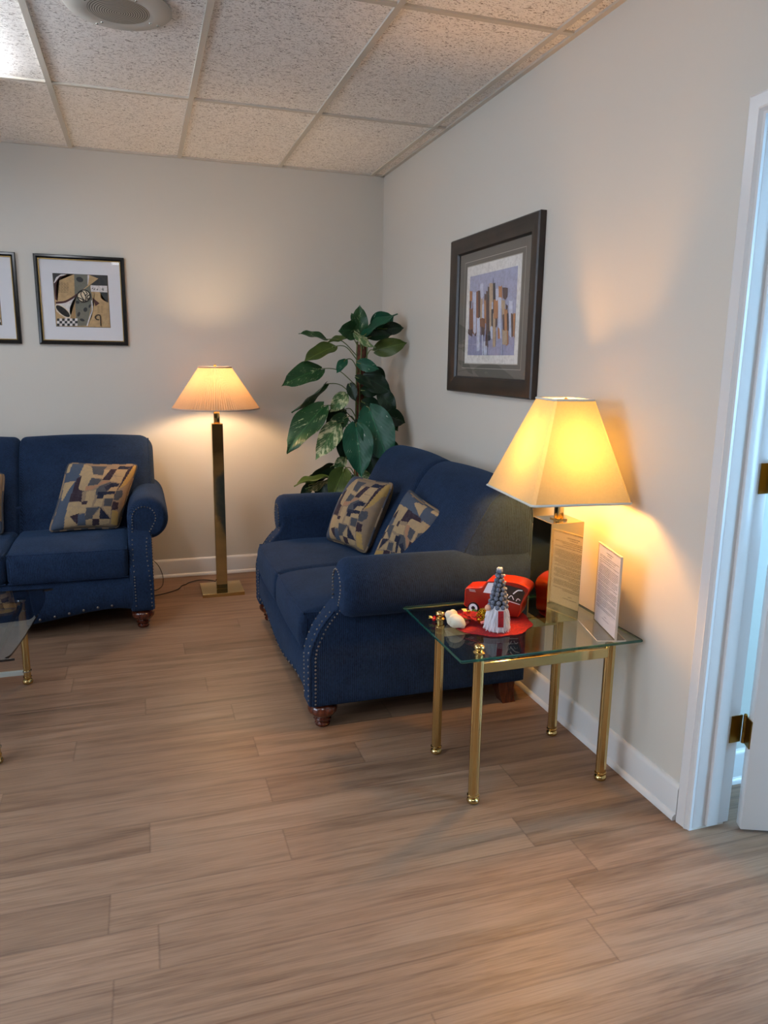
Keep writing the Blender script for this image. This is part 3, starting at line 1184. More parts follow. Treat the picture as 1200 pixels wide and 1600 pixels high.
def ell(cx, cy, rx, ry, rot=0, n=28, a0=0, a1=360):
    out = []
    for i in range(n + (a1 - a0 < 360)):
        a = radians(a0 + (a1 - a0) * i / n)
        x, y = rx * cos(a), ry * sin(a)
        c, s = cos(radians(rot)), sin(radians(rot))
        out.append((cx + x * c - y * s, cy + x * s + y * c))
    return out


def stroke(pts, w):
    P = [Vector((*p, 0)) for p in pts]
    P = catmull(P, 5)
    Lf, Rt = [], []
    for i, p in enumerate(P):
        d = (P[min(i + 1, len(P) - 1)] - P[max(i - 1, 0)]).normalized()
        n = Vector((-d.y, d.x, 0)) * w / 2
        Lf.append((p + n)[:2])
        Rt.append((p - n)[:2])
    return [(Lf[i], Lf[i + 1], Rt[i + 1], Rt[i]) for i in range(len(P) - 1)]


def wood_frame(bm, place, x0, x1, z0, z1, prof):
    """mitred frame. place(a, b, depth)"""
    rings = []
    for a, b, sa, sb in ((x0, z0, 1, 1), (x1, z0, -1, 1), (x1, z1, -1, -1), (x0, z1, 1, -1), (x0, z0, 1, 1)):
        rings.append([place(a + sa * w, b + sb * w, d) for w, d in prof])
    loft(bm, rings, cap=False)


def rect(bm, place, x0, x1, z0, z1, d, L=None, c=None, mi=0):
    f = bm.faces.new([bm.verts.new(place(a, b, d)) for a, b in ((x0, z0), (x1, z0), (x1, z1), (x0, z1))])
    f.material_index = mi
    if L is not None:
        for q in f.loops:
            q[L] = c


def small_picture(label, x0, x1, z0, z1, variant):
    o = thing('framed_picture', label, 'picture', ((x0 + x1) / 2, 0, (z0 + z1) / 2), 0, 'small pictures over the left loveseat')
    w, h = (x1 - x0) / 2, (z1 - z0) / 2
    pl = lambda a, b, d: (a, -d, b)
    bm = NB()
    wood_frame(bm, pl, -w, w, -h, h, [(0, 0.001), (0, 0.018), (0.004, 0.024), (0.014, 0.026), (0.020, 0.020), (0.024, 0.016), (0.024, 0.001)])
    obj('frame', bm, M_frame_blk, o, 30)
    bm = NB()
    wood_frame(bm, pl, -w + 0.0235, w - 0.0235, -h + 0.0235, h - 0.0235, [(0, 0.006), (0, 0.018), (0.003, 0.018), (0.005, 0.012), (0.005, 0.006)])
    obj('gilt_lip', bm, M_frame_gold, o, 30)
    bm = NB()
    box(bm, -w + 0.01, w - 0.01, -0.007, -0.001, -h + 0.01, h - 0.01)
    obj('mat_board', bm, M_mat_white, o, 0)
    # print
    aw, ah = 0.152, 0.152
    T = {'tan': lin(196, 164, 118), 'tan2': lin(172, 136, 92), 'dk': lin(52, 56, 58), 'gg': lin(118, 118, 106), 'mar': lin(74, 34, 34), 'wh': lin(224, 218, 214), 'bk': lin(28, 24, 24), 'cr': lin(226, 208, 176)}
    bm = NB()
    L = col_layer(bm)

    def cv(p):
        x, y = p
        l_ = 440 + (y - 247) * 30 / 456
        r_ = 910 + (y - 268) * 25 / 449
        s = (x - l_) / (r_ - l_)
        tp = 247 + s * 21
        bt = 703 + s * 14
        tt = (y - tp) / (bt - tp)
        s = min(1, max(0, s))
        tt = min(1, max(0, tt))
        if variant:
            s = 1 - s
        return ((2 * s - 1) * aw, (1 - 2 * tt) * ah)
    lay = [0.0076]

    def pp(col, pts):
        poly(bm, L, [cv(p) for p in pts], T[col], lay[0], pl)
        lay[0] += 0.00006
    rect(bm, pl, -aw - 0.002, aw + 0.002, -ah - 0.002, ah + 0.002, 0.0074, L, T['bk'])
    pp('tan', [(440, 247), (910, 268), (935, 717), (470, 703)])
    pp('dk', [(440, 247), (620, 255), (600, 262), (520, 258), (465, 320), (458, 460)])
    pp('wh', [(448, 330), (470, 280), (510, 256), (560, 256), (500, 275), (466, 330)])
    pp('gg', [(622, 255), (740, 260), (780, 470), (730, 700), (640, 702), (628, 480)])
    pp('mar', [(455, 330), (500, 272), (580, 256), (520, 275), (470, 330), (468, 430), (480, 485), (460, 470)])
    for e in ((670, 300, 32, 22), (650, 495, 18, 14), (718, 560, 17, 20), (660, 600, 12, 22), (690, 650, 22, 12), (755, 530, 8, 16)):
        pp('dk', ell(e[0], e[1], e[2], e[3], 20, 12))
    pp('wh', [(738, 262), (752, 262), (752, 340), (738, 345)])
    pp('dk', [(760, 262), (910, 268), (918, 500), (870, 470), (852, 420), (775, 345), (740, 360), (820, 300)])
    pp('tan', [(755, 262), (832, 292), (742, 360), (650, 428), (700, 385), (740, 350)])
    pp('tan2', [(600, 490), (630, 470), (632, 640), (585, 635), (582, 540)])
    pp('wh', [(466, 505), (560, 490), (645, 435), (605, 490), (582, 545), (586, 635), (560, 640), (500, 600), (468, 570)])
    for q in stroke([(465, 500), (540, 492), (600, 462), (655, 425)], 18):
        pp('mar', q)
    pp('cr', ell(525, 573, 82, 34, 40))
    pp('bk', ell(525, 573, 74, 27, 40))
    for i in range(8):
        for j in range(3):
            x = 474 + i * 22
            y = 636 + j * 22
            pp('wh' if (i + j) % 2 else 'dk', [(x, y), (x + 22, y), (x + 22, y + 22), (x, y + 22)])
    pp('tan', [(775, 440), (800, 405), (850, 418), (852, 460), (905, 500), (922, 600), (927, 712), (735, 706), (775, 620), (792, 520)])
    pp('mar', [(778, 455), (842, 506), (806, 530)])
    for q in stroke([(772, 480), (778, 560), (755, 630), (732, 704)], 11):
        pp('wh', q)
    pp('wh', [(764, 350), (908, 355), (911, 412), (768, 405)])
    for x, y in ((780, 378), (795, 385), (822, 388), (866, 384), (872, 392)):
        pp('bk', ell(x, y, 6, 4, 0, 8))
        pp('bk', [(x + 3, y - 16), (x + 6, y - 16), (x + 6, y), (x + 3, y)])
    pp('bk', ell(705, 442, 60, 56))
    pp('cr', ell(705, 442, 51, 47))
    for st in ([(660, 420), (690, 400), (720, 440), (722, 485)], [(690, 395), (680, 430), (705, 475), (722, 485)], [(720, 400), (735, 425), (712, 440)], [(760, 430), (735, 445), (738, 470), (755, 460)], [(655, 455), (690, 470), (705, 490)]):
        for q in stroke(st, 8):
            pp('bk', q)
    for q in stroke([(838, 650), (815, 645), (803, 625), (820, 608), (845, 612), (850, 650), (852, 703)], 9):
        pp('bk', q)
    for k in range(7):
        for j in range(4):
            x, y = 485 + j * 24 + (k % 2) * 4, 335 + k * 13
            for q in stroke([(x, y), (x + 8, y - 4), (x + 17, y + 2)], 2.2):
                pp('bk', q)
    for k in range(6):
        for j in range(2):
            x, y = 825 + j * 28, 535 + k * 11
            for q in stroke([(x, y), (x + 8, y - 3), (x + 18, y + 2)], 2.0):
                pp('bk', q)
    obj('print', bm, M_paint, o, 0)
    bm = NB()
    rect(bm, pl, -w + 0.02, w - 0.02, -h + 0.02, h - 0.02, 0.0155)
    obj('glazing', bm, M_pane, o, 0)
    return o


small_picture('black framed musical collage print in a white mat, right one of the pair', -2.154, -1.650, 1.503, 2.022, 0)
small_picture('black framed print with a white mat, cut off by the left edge of the photo', -2.756, -2.249, 1.503, 2.022, 1)

# large picture on the right wall
PY, PZ = -1.713, 1.663
o = thing('framed_picture', 'large dark framed abstract skyline print on the right wall', 'picture', (0, PY, PZ), 0)
hw, hh = 0.458, 0.378
pl = lambda a, b, d: (-d, -a, b)        # a grows towards the camera (right in the photo)
bm = NB()
wood_frame(bm, pl, -hw, hw, -hh, hh, [(0, 0.001), (0, 0.028), (0.006, 0.034), (0.030, 0.034), (0.060, 0.026), (0.072, 0.024), (0.080, 0.014), (0.080, 0.001)])
obj('frame', bm, M_frame_brown, o, 25)
bm = NB()
box(bm, -0.009, -0.001, -hw + 0.02, hw - 0.02, -hh + 0.02, hh - 0.02)
obj('mat_board', bm, M_mat_grey, o, 0)
bm = NB()
for (a, b, wd_) in ((0.318, 0.258, 0.0022), (0.288, 0.236, 0.004)):
    for x0, x1, z0, z1 in ((-a, a, -b, -b + wd_), (-a, a, b - wd_, b), (-a, -a + wd_, -b, b), (a - wd_, a, -b, b)):
        rect(bm, pl, x0, x1, z0, z1, 0.0095)
obj('mat_bevel', bm, M_mat_line, o, 0)
bm = NB()
L = col_layer(bm)
rect(bm, pl, -0.284, 0.284, -0.232, 0.232, 0.0098, L, lin(226, 222, 216))
T = dict(r=lin(142, 92, 66), b=lin(92, 68, 66), o=lin(184, 126, 82), t=lin(186, 160, 132), w=lin(200, 204, 222), d=lin(66, 62, 68), l=lin(168, 170, 196), p=lin(158, 156, 184))
AW, AHT = 0.250, 0.190


def cv2(x, y):
    xl = 258 - (y - 150) * 33 / 1045
    xr = 870 - (y - 5) * 65 / 1185
    s = min(1, max(0, (x - xl) / (xr - xl)))
    tp = 150 - s * 145
    bt = 1195 - s * 5
    tt = min(1, max(0, (y - tp) / (bt - tp)))
    return ((2 * s - 1) * AW, (1 - 2 * tt) * AHT - 0.004)


lay = 0.0101
poly(bm, L, [cv2(258, 150), cv2(870, 5), cv2(805, 1190), cv2(225, 1195)], T['l'], lay, pl)
poly(bm, L, [cv2(240, 880), cv2(840, 850), cv2(805, 1190), cv2(225, 1195)], T['p'], lay + 0.0001, pl)
strips = [(250, 285, 330, 470, 'o'), (250, 278, 470, 570, 'b'), (245, 300, 570, 900, 'r'), (290, 320, 480, 900, 'r'), (305, 345, 360, 880, 'w'), (345, 400, 340, 900, 'r'), (375, 405, 340, 690, 'b'), (400, 430, 420, 700, 't'), (400, 445, 230, 420, 'w'), (430, 470, 500, 690, 'w'), (455, 480, 430, 760, 'o'), (455, 480, 370, 440, 'b'), (480, 530, 340, 900, 'b'), (500, 522, 270, 440, 'd'), (520, 565, 230, 860, 't'), (567, 600, 220, 600, 'd'), (569, 575, 160, 240, 'd'), (550, 574, 570, 800, 'd'), (555, 570, 480, 570, 'w'), (570, 602, 640, 960, 't'), (580, 632, 450, 690, 'o'), (602, 640, 300, 440, 'w'), (640, 685, 265, 430, 'o'), (632, 672, 420, 950, 'w'), (600, 622, 690, 800, 'b'), (624, 650, 820, 970, 'o'), (672, 716, 450, 700, 't'), (690, 750, 290, 420, 'b'), (690, 722, 640, 860, 'b'), (708, 750, 570, 1040, 'o'), (736, 757, 630, 850, 'b'), (725, 745, 510, 570, 'b'), (762, 802, 470, 930, 'w'), (785, 806, 640, 940, 'b'), (806, 836, 640, 940, 'o'), (355, 400, 690, 1130, 'w'), (400, 470, 700, 820, 'r'), (412, 460, 820, 930, 'b'), (428, 445, 920, 1190, 'w'), (450, 477, 1000, 1190, 'w'), (475, 502, 850, 1070, 'b'), (510, 536, 880, 990, 'd'), (540, 562, 800, 970, 'w'), (482, 497, 1070, 1190, 'w'), (565, 602, 950, 1060, 't'), (240, 295, 850, 920, 'b'), (330, 352, 890, 930, 'b'), (686, 740, 850, 1040, 't'), (665, 682, 560, 1190, 'l')]
r5 = random.Random(5)
for i, (x0, x1, ya, yb, cl) in enumerate(strips):
    j = lambda q: r5.uniform(-q, q)
    poly(bm, L, [cv2(x0 + j(4), ya + j(14)), cv2((x0 + x1) / 2, ya + j(14)), cv2(x1 + j(4), ya + j(14)), cv2(x1 + j(4), yb + j(22)), cv2((x0 + x1) / 2 + j(6), yb + r5.uniform(0, 34)), cv2(x0 + j(4), yb + j(22))], T[cl], lay + 0.0002 + 0.00005 * i, pl)
obj('print', bm, M_paint, o, 0)
bm = NB()
rect(bm, pl, -hw + 0.075, hw - 0.075, -hh + 0.075, hh - 0.075, 0.0135)
obj('glazing', bm, M_pane, o, 0)

# ================================================================== FLOOR LAMP
o = thing('floor_lamp', 'tall square brass floor lamp with a pleated peach shade, lit', 'lamp', (-1.165, -0.40, 0))
bm = NB()
box(bm, -0.127, 0.127, -0.127, 0.127, 0, 0.022, bev=0.002)
obj('base_plate', bm, M_brass, o, 0)
bm = NB()
box(bm, -0.033, 0.033, -0.033, 0.033, 0.022, 1.052, bev=0.002)
obj('pole', bm, M_brass_m, o, 0)
bm = NB()
box(bm, -0.017, 0.017, -0.017, 0.017, 1.052, 1.135, bev=0.001)
lathe(bm, [(0, 1.135), (0.018, 1.135), (0.018, 1.20), (0.012, 1.21), (0, 1.21)], 16)
obj('neck', bm, M_brass, o, 30)
bm = NB()
lathe(bm, [(0, 1.21), (0.014, 1.21), (0.018, 1.235), (0.030, 1.265), (0.032, 1.285), (0.022, 1.31), (0, 1.318)], 20)
obj('bulb', bm, M_bulb2, o, 60)
bm = NB()
NPL = 110
rings = []
for k in range(7):
    s = k / 6
    r = 0.254 + (0.094 - 0.254) * s
    z = 1.143 + 0.240 * s
    amp = 0.0035 * (1 - 0.5 * s)
    rings.append([((r + amp * (1 if i % 2 else -1)) * cos(pi * i / NPL), (r + amp * (1 if i % 2 else -1)) * sin(pi * i / NPL), z) for i in range(2 * NPL)])
loft(bm, rings, cap=False)
sh = obj('lamp_shade', bm, M_shade2, o, 0)
for r, z in ((0.2555, 1.143), (0.0955, 1.383)):
    bm = NB()
    ring = [(r * cos(2 * pi * i / 64), r * sin(2 * pi * i / 64), z) for i in range(65)]
    tube(bm, ring, 0.0045, 6)
    obj('shade_binding', bm, M_shade_trim2, sh, 60)
bm = NB()
for a in (0.3, 0.3 + 2 * pi / 3, 0.3 + 4 * pi / 3):
    tube(bm, [(0, 0, 1.372), (0.094 * cos(a), 0.094 * sin(a), 1.380)], 0.0018, 6)
tube(bm, catmull([(0.016, 0, 1.20), (0.045, 0, 1.25), (0.045, 0, 1.31), (0, 0, 1.372)], 6), 0.0015, 6)
tube(bm, catmull([(-0.016, 0, 1.20), (-0.045, 0, 1.25), (-0.045, 0, 1.31), (0, 0, 1.372)], 6), 0.0015, 6)
lathe(bm, [(0, 1.37), (0.009, 1.37), (0.006, 1.385), (0.009, 1.395), (0, 1.402)], 12)
obj('harp', bm, M_brass, o, 50)
bm = NB()
ox, oy = -1.165, -0.40
pts = [(-1.168, -0.272, 0.010), (-1.18, -0.215, 0.005), (-1.23, -0.165, 0.005), (-1.29, -0.150, 0.005), (-1.35, -0.185, 0.005), (-1.376, -0.225, 0.005), (-1.40, -0.245, 0.005), (-1.425, -0.310, 0.005), (-1.48, -0.365, 0.005), (-1.56, -0.41, 0.005), (-1.65, -0.44, 0.005)]
tube(bm, catmull([(a - ox, b - oy, c) for a, b, c in pts], 6), 0.0028, 6)
obj('power_cord', bm, M_cord, o, 60)



bm = NB()
tube(bm, catmull([(-1.60, -0.05, 0.16), (-1.545, -0.06, 0.11), (-1.515, -0.10, 0.05), (-1.515, -0.17, 0.006), (-1.545, -0.28, 0.005), (-1.62, -0.34, 0.005)], 7), 0.0025, 6)
tag(obj('power_cord', bm, M_cord, None, 60), 'thin black cord looping down by the baseboard behind the left loveseat', 'cord')

# ================================================================== SIDE TABLE
GT = 0.526
o = thing('side_table', 'brass legged side table with a rectangular glass top', 'table', (-0.35, -2.79, 0))
LX = ((-0.252), (0.238))
LY = ((0.160), (-0.172))
for sx in LX:
    for sy in LY:
        bm = NB()
        lathe(bm, [(0, 0), (0.014, 0), (0.020, 0.004), (0.022, 0.011), (0.019, 0.018), (0.014, 0.021), (0.0205, 0.026), (0.0205, 0.030), (0.016, 0.033), (0, 0.033)], 24, (sx, sy, 0))
        ft = obj('foot', bm, M_brass, None, 50)
        bm = NB()
        # gently fluted tube
        rings = []
        for z in (0.032, 0.05, 0.30, 0.49, 0.508):
            rings.append([(sx + (0.0175 + 0.0008 * cos(8 * 2 * pi * i / 64)) * cos(2 * pi * i / 64), sy + (0.0175 + 0.0008 * cos(8 * 2 * pi * i / 64)) * sin(2 * pi * i / 64), z) for i in range(64)])
        loft(bm, rings)
        lg = obj('leg', bm, M_brass, o, 50)
        ft.parent = lg
        if sx > 0:
            continue
        bm = NB()
        lathe(bm, [(0, 0.506), (0.013, 0.506), (0.013, 0.527), (0.018, 0.528), (0.0195, 0.532), (0.014, 0.536), (0.010, 0.539), (0.016, 0.543), (0.019, 0.549), (0.016, 0.556), (0.008, 0.559), (0, 0.56)], 24, (sx, sy, 0))
        obj('finial', bm, M_brass, lg, 50)
for sy in LY:
    bm = NB()
    box(bm, LX[0] + 0.012, LX[1] - 0.012, sy - 0.010, sy + 0.010, 0.462, 0.497, bev=0.002)
    obj('rail', bm, M_brass_m, o, 0)
bm = NB()
gx0, gx1, gy0, gy1 = -0.332, 0.340, -0.212, 0.333
rr = rring(gx0, gx1, gy0, gy1, 0.006, 3)
e = 0.0025
r2 = rring(gx0 + e, gx1 - e, gy0 + e, gy1 - e, 0.006, 3)
R = loft(bm, [[(a, b, 0.516) for a, b in r2], [(a, b, 0.5185) for a, b in rr], [(a, b, 0.5235) for a, b in rr], [(a, b, GT) for a, b in r2]])
bm.normal_update()
for f in bm.faces:
    f.material_index = 0 if abs(f.normal.z) > 0.95 else 1
obj('glass_top', bm, [M_glass, M_glass_edge], o, 20)

# ================================================================== TABLE LAMP
o = thing('table_lamp', 'brass block table lamp with a large cream pyramid shade, lit, on the glass table', 'lamp', (-0.190, -2.711, GT + 0.0005), 0)
bm = NB()
box(bm, -0.066, 0.066, -0.064, 0.064, 0, 0.366, bev=0.0012)
obj('base', bm, M_brass_m, o, 0)
bm = NB()
box(bm, -0.022, 0.022, -0.022, 0.022, 0.366, 0.370)
box(bm, -0.0125, 0.0125, -0.0125, 0.0125, 0.369, 0.47, bev=0.001)
lathe(bm, [(0, 0.47), (0.017, 0.47), (0.017, 0.53), (0.010, 0.54), (0, 0.54)], 16)
obj('neck', bm, M_brass, o, 30)
bm = NB()
lathe(bm, [(0, 0.54), (0.014, 0.54), (0.018, 0.57), (0.030, 0.60), (0.032, 0.62), (0.022, 0.645), (0, 0.652)], 20)
obj('bulb', bm, M_bulb, o, 60)
ZB, ZT = 0.982 - GT, 1.317 - GT


def rrect(a, b, cc, z, dx=0.0, dy=0.0):
    """rectangle with narrow cut corners, turned slightly"""
    pts = [(a - cc, -b), (a, -b + cc), (a, b - cc), (a - cc, b), (-a + cc, b), (-a, b - cc), (-a, -b + cc), (-a + cc, -b)]
    th = radians(-6)
    out = []
    for x, y in pts:
        out.append((dx + x * cos(th) - y * sin(th), dy + x * sin(th) + y * cos(th), z))
    return out


sdx, sdy = -0.008, 0.022
shk = NB()
nn = 8
rings = []
A0, A1 = (0.180, 0.222, 0.012), (0.074, 0.084, 0.008)
for k in range(nn + 1):
    s = k / nn
    rings.append(rrect(A0[0] + (A1[0] - A0[0]) * s, A0[1] + (A1[1] - A0[1]) * s, A0[2] + (A1[2] - A0[2]) * s, ZB + (ZT - ZB) * s, sdx * (1 - s) + 0.0 * s, sdy * (1 - s) + 0.006 * s))
loft(shk, rings, cap=False)
sh = obj('lamp_shade', shk, M_shade, o, 25)
for rg in (rings[0], rings[-1]):
    bm = NB()
    tube(bm, rg + [rg[0]], 0.0042, 6)
    obj('shade_binding', bm, M_shade_trim, sh, 60)
bm = NB()
tube(bm, catmull([(0.014, 0, 0.535), (0.05, 0, 0.60), (0.05, 0, 0.70), (0, 0, 0.775)], 6), 0.0016, 6)
tube(bm, catmull([(-0.014, 0, 0.535), (-0.05, 0, 0.60), (-0.05, 0, 0.70), (0, 0, 0.775)], 6), 0.0016, 6)
tube(bm, [(-0.074, 0.008, ZT - 0.004), (0, 0, 0.775), (0.074, -0.004, ZT - 0.004)], 0.0016, 6)
lathe(bm, [(0, 0.772), (0.008, 0.772), (0.005, 0.785), (0.008, 0.792), (0, 0.797)], 12)
obj('harp', bm, M_brass, o, 50)

# ================================================================== SIGN HOLDER
p_r, p_f = Vector((-0.0665, -2.785)), Vector((-0.119, -3.003 + 0.012))
d = (p_f - p_r)
ln = d.length
ang = math.atan2(d.y, d.x)
o = thing('sign_holder', 'clear acrylic sign holder with a printed page on the right end of the glass table', 'sign holder', (p_r.x, p_r.y, GT + 0.0005), ang)
# local x runs along the sheet (towards the camera), local -y faces the room
HS = 0.292
bm = NB()
box(bm, 0, ln, 0.0, 0.0028, 0.003, HS)
box(bm, 0, ln, 0.0045, 0.0073, 0.003, HS)
hold = obj('upright_panel', bm, M_acrylic, o, 0)
bm = NB()
box(bm, 0, ln, -0.058, 0.04, 0, 0.003)
obj('foot_plate', bm, M_acrylic, o, 0)
bm = NB()
box(bm, -0.0008, ln + 0.0008, -0.0004, 0.0077, HS - 0.0006, HS + 0.0012)
box(bm, ln - 0.0004, ln + 0.0010, -0.0002, 0.0076, 0.003, HS)
for a, b, c_, d_ in ((0, ln, -0.0588, -0.0575), (0, ln, 0.0395, 0.0408), (ln - 0.001, ln + 0.001, -0.058, 0.04)):
    box(bm, a, b, c_, d_, 0.0, 0.0036)
obj('polished_edge', bm, M_acr_edge, o, 0)
bm = NB()
box(bm, 0.003, ln - 0.003, 0.0031, 0.0042, 0.006, HS - 0.006)
pg = obj('printed_page', bm, M_paper, o, 0)
for side, nm in ((0.0029, 'printed_text'), (0.0044, 'printed_text')):
    bm = NB()
    rq = random.Random(11)

    def line(z, x0, x1, h=0.0022):
        x = x0
        while x < x1:
            w = rq.uniform(0.004, 0.012)
            e = min(x + w, x1)
            rect(bm, lambda a, b, dd: (a, side, b), x, e, z, z + h, 0)
            x = e + 0.0016
    top = HS - 0.022
    line(top, ln * 0.36, ln * 0.66, 0.003)
    line(top - 0.007, ln * 0.40, ln * 0.60)
    z = top - 0.017
    for npar, last in ((2, 0.85), (1, 0.8), (2, 0.2), (6, 0.9), (4, 0.9), (2, 0.7), (4, 0.95), (3, 0.6), (5, 0.5), (2, 0.75)):
        for k in range(npar):
            line(z, 0.014, (ln - 0.016) * (last if k == npar - 1 else 1))
            z -= 0.0056
        z -= 0.0022
    line(z - 0.012, ln * .45, ln * .55)
    line(z - 0.022, ln * .35, ln * .68)
    obj(nm, bm, M_ink, pg, 0)

# ================================================================== COFFEE TABLE
o = thing('coffee_table', 'low smoked glass coffee table with a brass leg, cut off at the left edge', 'coffee table', (-2.134, -1.555, 0))
legs = [(0, 0), (-0.90, 0), (-0.90, -0.695), (-0.014, -0.695)]
for lx_, ly_ in legs:
    bm = NB()
    lathe(bm, [(0.0155, 0.032), (0.0155, 0.30), (0.0155, 0.388)], 32, (lx_, ly_, 0))
    lg = obj('leg', bm, M_brass, o, 50)
    for z in (0.062, 0.345):
        bm = NB()
        lathe(bm, [(0.0, z - 0.0025), (0.0195, z - 0.0025), (0.0195, z + 0.0025), (0, z + 0.0025)], 24, (lx_, ly_, 0))
        obj('collar', bm, M_chrome, lg, 40)
    bm = NB()
    lathe(bm, [(0, 0.386), (0.019, 0.386), (0.021, 0.391), (0.019, 0.396), (0, 0.396)], 24, (lx_, ly_, 0))
    obj('cap', bm, M_chrome, lg, 40)
    bm = NB()
    lathe(bm, [(0, 0), (0.012, 0), (0.020, 0.004), (0.0225, 0.012), (0.019, 0.021), (0.012, 0.026), (0.018, 0.030), (0.018, 0.036), (0, 0.036)], 24, (lx_, ly_, 0))
    obj('foot', bm, M_brass, lg, 50)
for a, b in ((0, 1), (2, 3)):
    bm = NB()
    y_ = legs[a][1]
    box(bm, -0.888, -0.012, y_ - 0.006, y_ + 0.006, 0.044, 0.066, bev=0.001)
    obj('stretcher', bm, M_stretch, o, 0)
for (x0, x1, y0, y1) in ((-0.888, -0.012, -0.008, 0.008), (-0.888, -0.026, -0.703, -0.687), (-0.008, 0.008, -0.685, -0.01), (-0.908, -0.892, -0.685, -0.01)):
    bm = NB()
    box(bm, x0, x1, y0, y1, 0.362, 0.382, bev=0.001)
    obj('rail', bm, M_brass_m, o, 0)
bm = NB()
pts = [(0.035, 0.105), (0.078, 0.075), (0.097, 0.015), (0.104, -0.12), (0.088, -0.42), (0.065, -0.66), (0.045, -0.715), (0.00, -0.735), (-0.88, -0.735), (-0.95, -0.715), (-0.985, -0.66), (-1.00, -0.12), (-0.985, 0.06), (-0.94, 0.105)]
cp = [(p.x, p.y) for p in catmull([(a, b, 0) for a, b in pts], 5, True)]
loft(bm, [[(a, b, 0.397) for a, b in cp], [(a, b, 0.405) for a, b in cp]])
bm.normal_update()
for f in bm.faces:
    f.material_index = 0 if abs(f.normal.z) > 0.9 else 1
obj('glass_top', bm, [M_smoke, M_smoke_edge], o, 20)

# ================================================================== TABLE DECORATIONS
GZ = GT + 0.0005
# red round mat
bm = NB()
r8 = random.Random(8)
rings = []
N_ = 96
edge = [0.150 + 0.004 * sin(9 * 2 * pi * i / N_) + r8.uniform(-0.0015, 0.0015) for i in range(N_)]
for s in (0.02, 0.3, 0.6, 0.85, 1.0):
    ring = []
    for i in range(N_):
        a = 2 * pi * i / N_
        lift = 0.010 * max(0, cos(a - 0.7)) ** 6 * s ** 4
        ring.append((edge[i] * s * cos(a), edge[i] * s * sin(a), 0.0035 + lift + 0.0006 * sin(5 * a) * s))
    rings.append(ring)
rings = rings + [[(x * 0.995, y * 0.995, max(0.0002, z - 0.003)) for x, y, z in rings[-1]], [(x * 0.02, y * 0.02, 0.0002) for x, y, z in rings[-1]]]
loft(bm, rings)
m_ = obj('placemat', bm, M_red, None, 50, loc=(-0.440, -2.700, GZ))
tag(m_, 'round red felt mat under the gnome and the toy truck', 'placemat')
MZ = GZ + 0.0045

# gnome
o = thing('gnome_figurine', 'small gnome with a tall grey pompom hat and a white fur beard', 'figurine', (-0.452, -2.785, MZ))
bm = NB()
lathe(bm, [(0, 0), (0.034, 0), (0.037, 0.01), (0.034, 0.05), (0.028, 0.085), (0, 0.09)], 24)
r3 = random.Random(3)
for k in range(1100):
    a = r3.uniform(0, 2 * pi)
    s = r3.random()
    z0 = 0.02 + 0.070 * s
    r0 = 0.035 - 0.007 * s
    ln_ = r3.uniform(0.022, 0.040)
    out = 0.004 + 0.011 * r3.random() ** 2
    if z0 - ln_ < 0.001:
        ln_ = z0 - 0.001
    p0 = Vector((r0 * cos(a), r0 * sin(a), z0))
    a2 = a + r3.uniform(-0.15, 0.15)
    p1 = Vector(((r0 + out * 0.6) * cos(a), (r0 + out * 0.6) * sin(a), z0 - ln_ * 0.5))
    p2 = Vector(((r0 + out) * cos(a2), (r0 + out) * sin(a2), z0 - ln_))
    tube(bm, [p0, p1, p2], [0.0018, 0.0015, 0.0004], 4)
obj('beard', bm, M_fur, o, 60)
bm = NB()
lathe(bm, [(0, 0.080), (0.026, 0.080), (0.021, 0.12), (0.011, 0.18), (0.004, 0.212), (0, 0.215)], 20, mi=1)  # black core paints the shade in the gaps between the balls
nr = 9
for k in range(nr):
    s = k / (nr - 1)
    z = 0.086 + 0.122 * s
    r = 0.0290 * (1 - s) + 0.0065 * s
    br = 0.0088 * (1 - s) + 0.0068 * s
    n = max(4, int(2 * pi * r / (br * 2.15)))
    for i in range(n):
        a = 2 * pi * (i + 0.5 * (k % 2)) / n
        ball(bm, (r * cos(a), r * sin(a), z), br, 8, 6)
obj('hat', bm, [M_pom, M_dark], o, 60)
bm = NB()
for i in range(4):
    ball(bm, (0.006 * cos(i * 1.57), 0.006 * sin(i * 1.57), 0.217), 0.0055, 8, 6)
for i in range(5):  # pale balls up the right side paint that side as lit
    ball(bm, (0.034 - i * 0.0048, -0.006, 0.098 + i * 0.024), 0.0045, 8, 6)
obj('hat_tip_lit_side', bm, M_pom_tip_lit, o, 60)
bm = NB()
q = Vector((-0.28, -0.96, 0)).normalized()
sd_ = Vector((-q.y, q.x, 0))
ps = [(0.038, 0.078), (0.044, 0.06), (0.048, 0.035), (0.048, 0.024)]
rings = []
for r, z in ps:
    c0 = q * r + Vector((0, 0, z)) - sd_ * (-0.003)
    rings.append([c0 - sd_ * 0.0095, c0 + sd_ * 0.0095, c0 + sd_ * 0.0095 + q * 0.0025, c0 - sd_ * 0.0095 + q * 0.0025])
loft(bm, rings)
obj('scarf', bm, M_red, o, 30)
bm = NB()
ball(bm, (-0.041, -0.006, 0.083), 0.011, 12, 8)
obj('nose', bm, M_skin, o, 60)

# toy truck tin
A_, B_ = Vector((-0.487, -2.590, 0)), Vector((-0.322, -2.738, 0))
dr = (B_ - A_)
TLn = dr.length
ang = math.atan2(dr.y, dr.x)
o = thing('toy_truck', 'red tin toy truck behind the gnome on the red mat', 'toy truck', (A_.x, A_.y, MZ), ang)
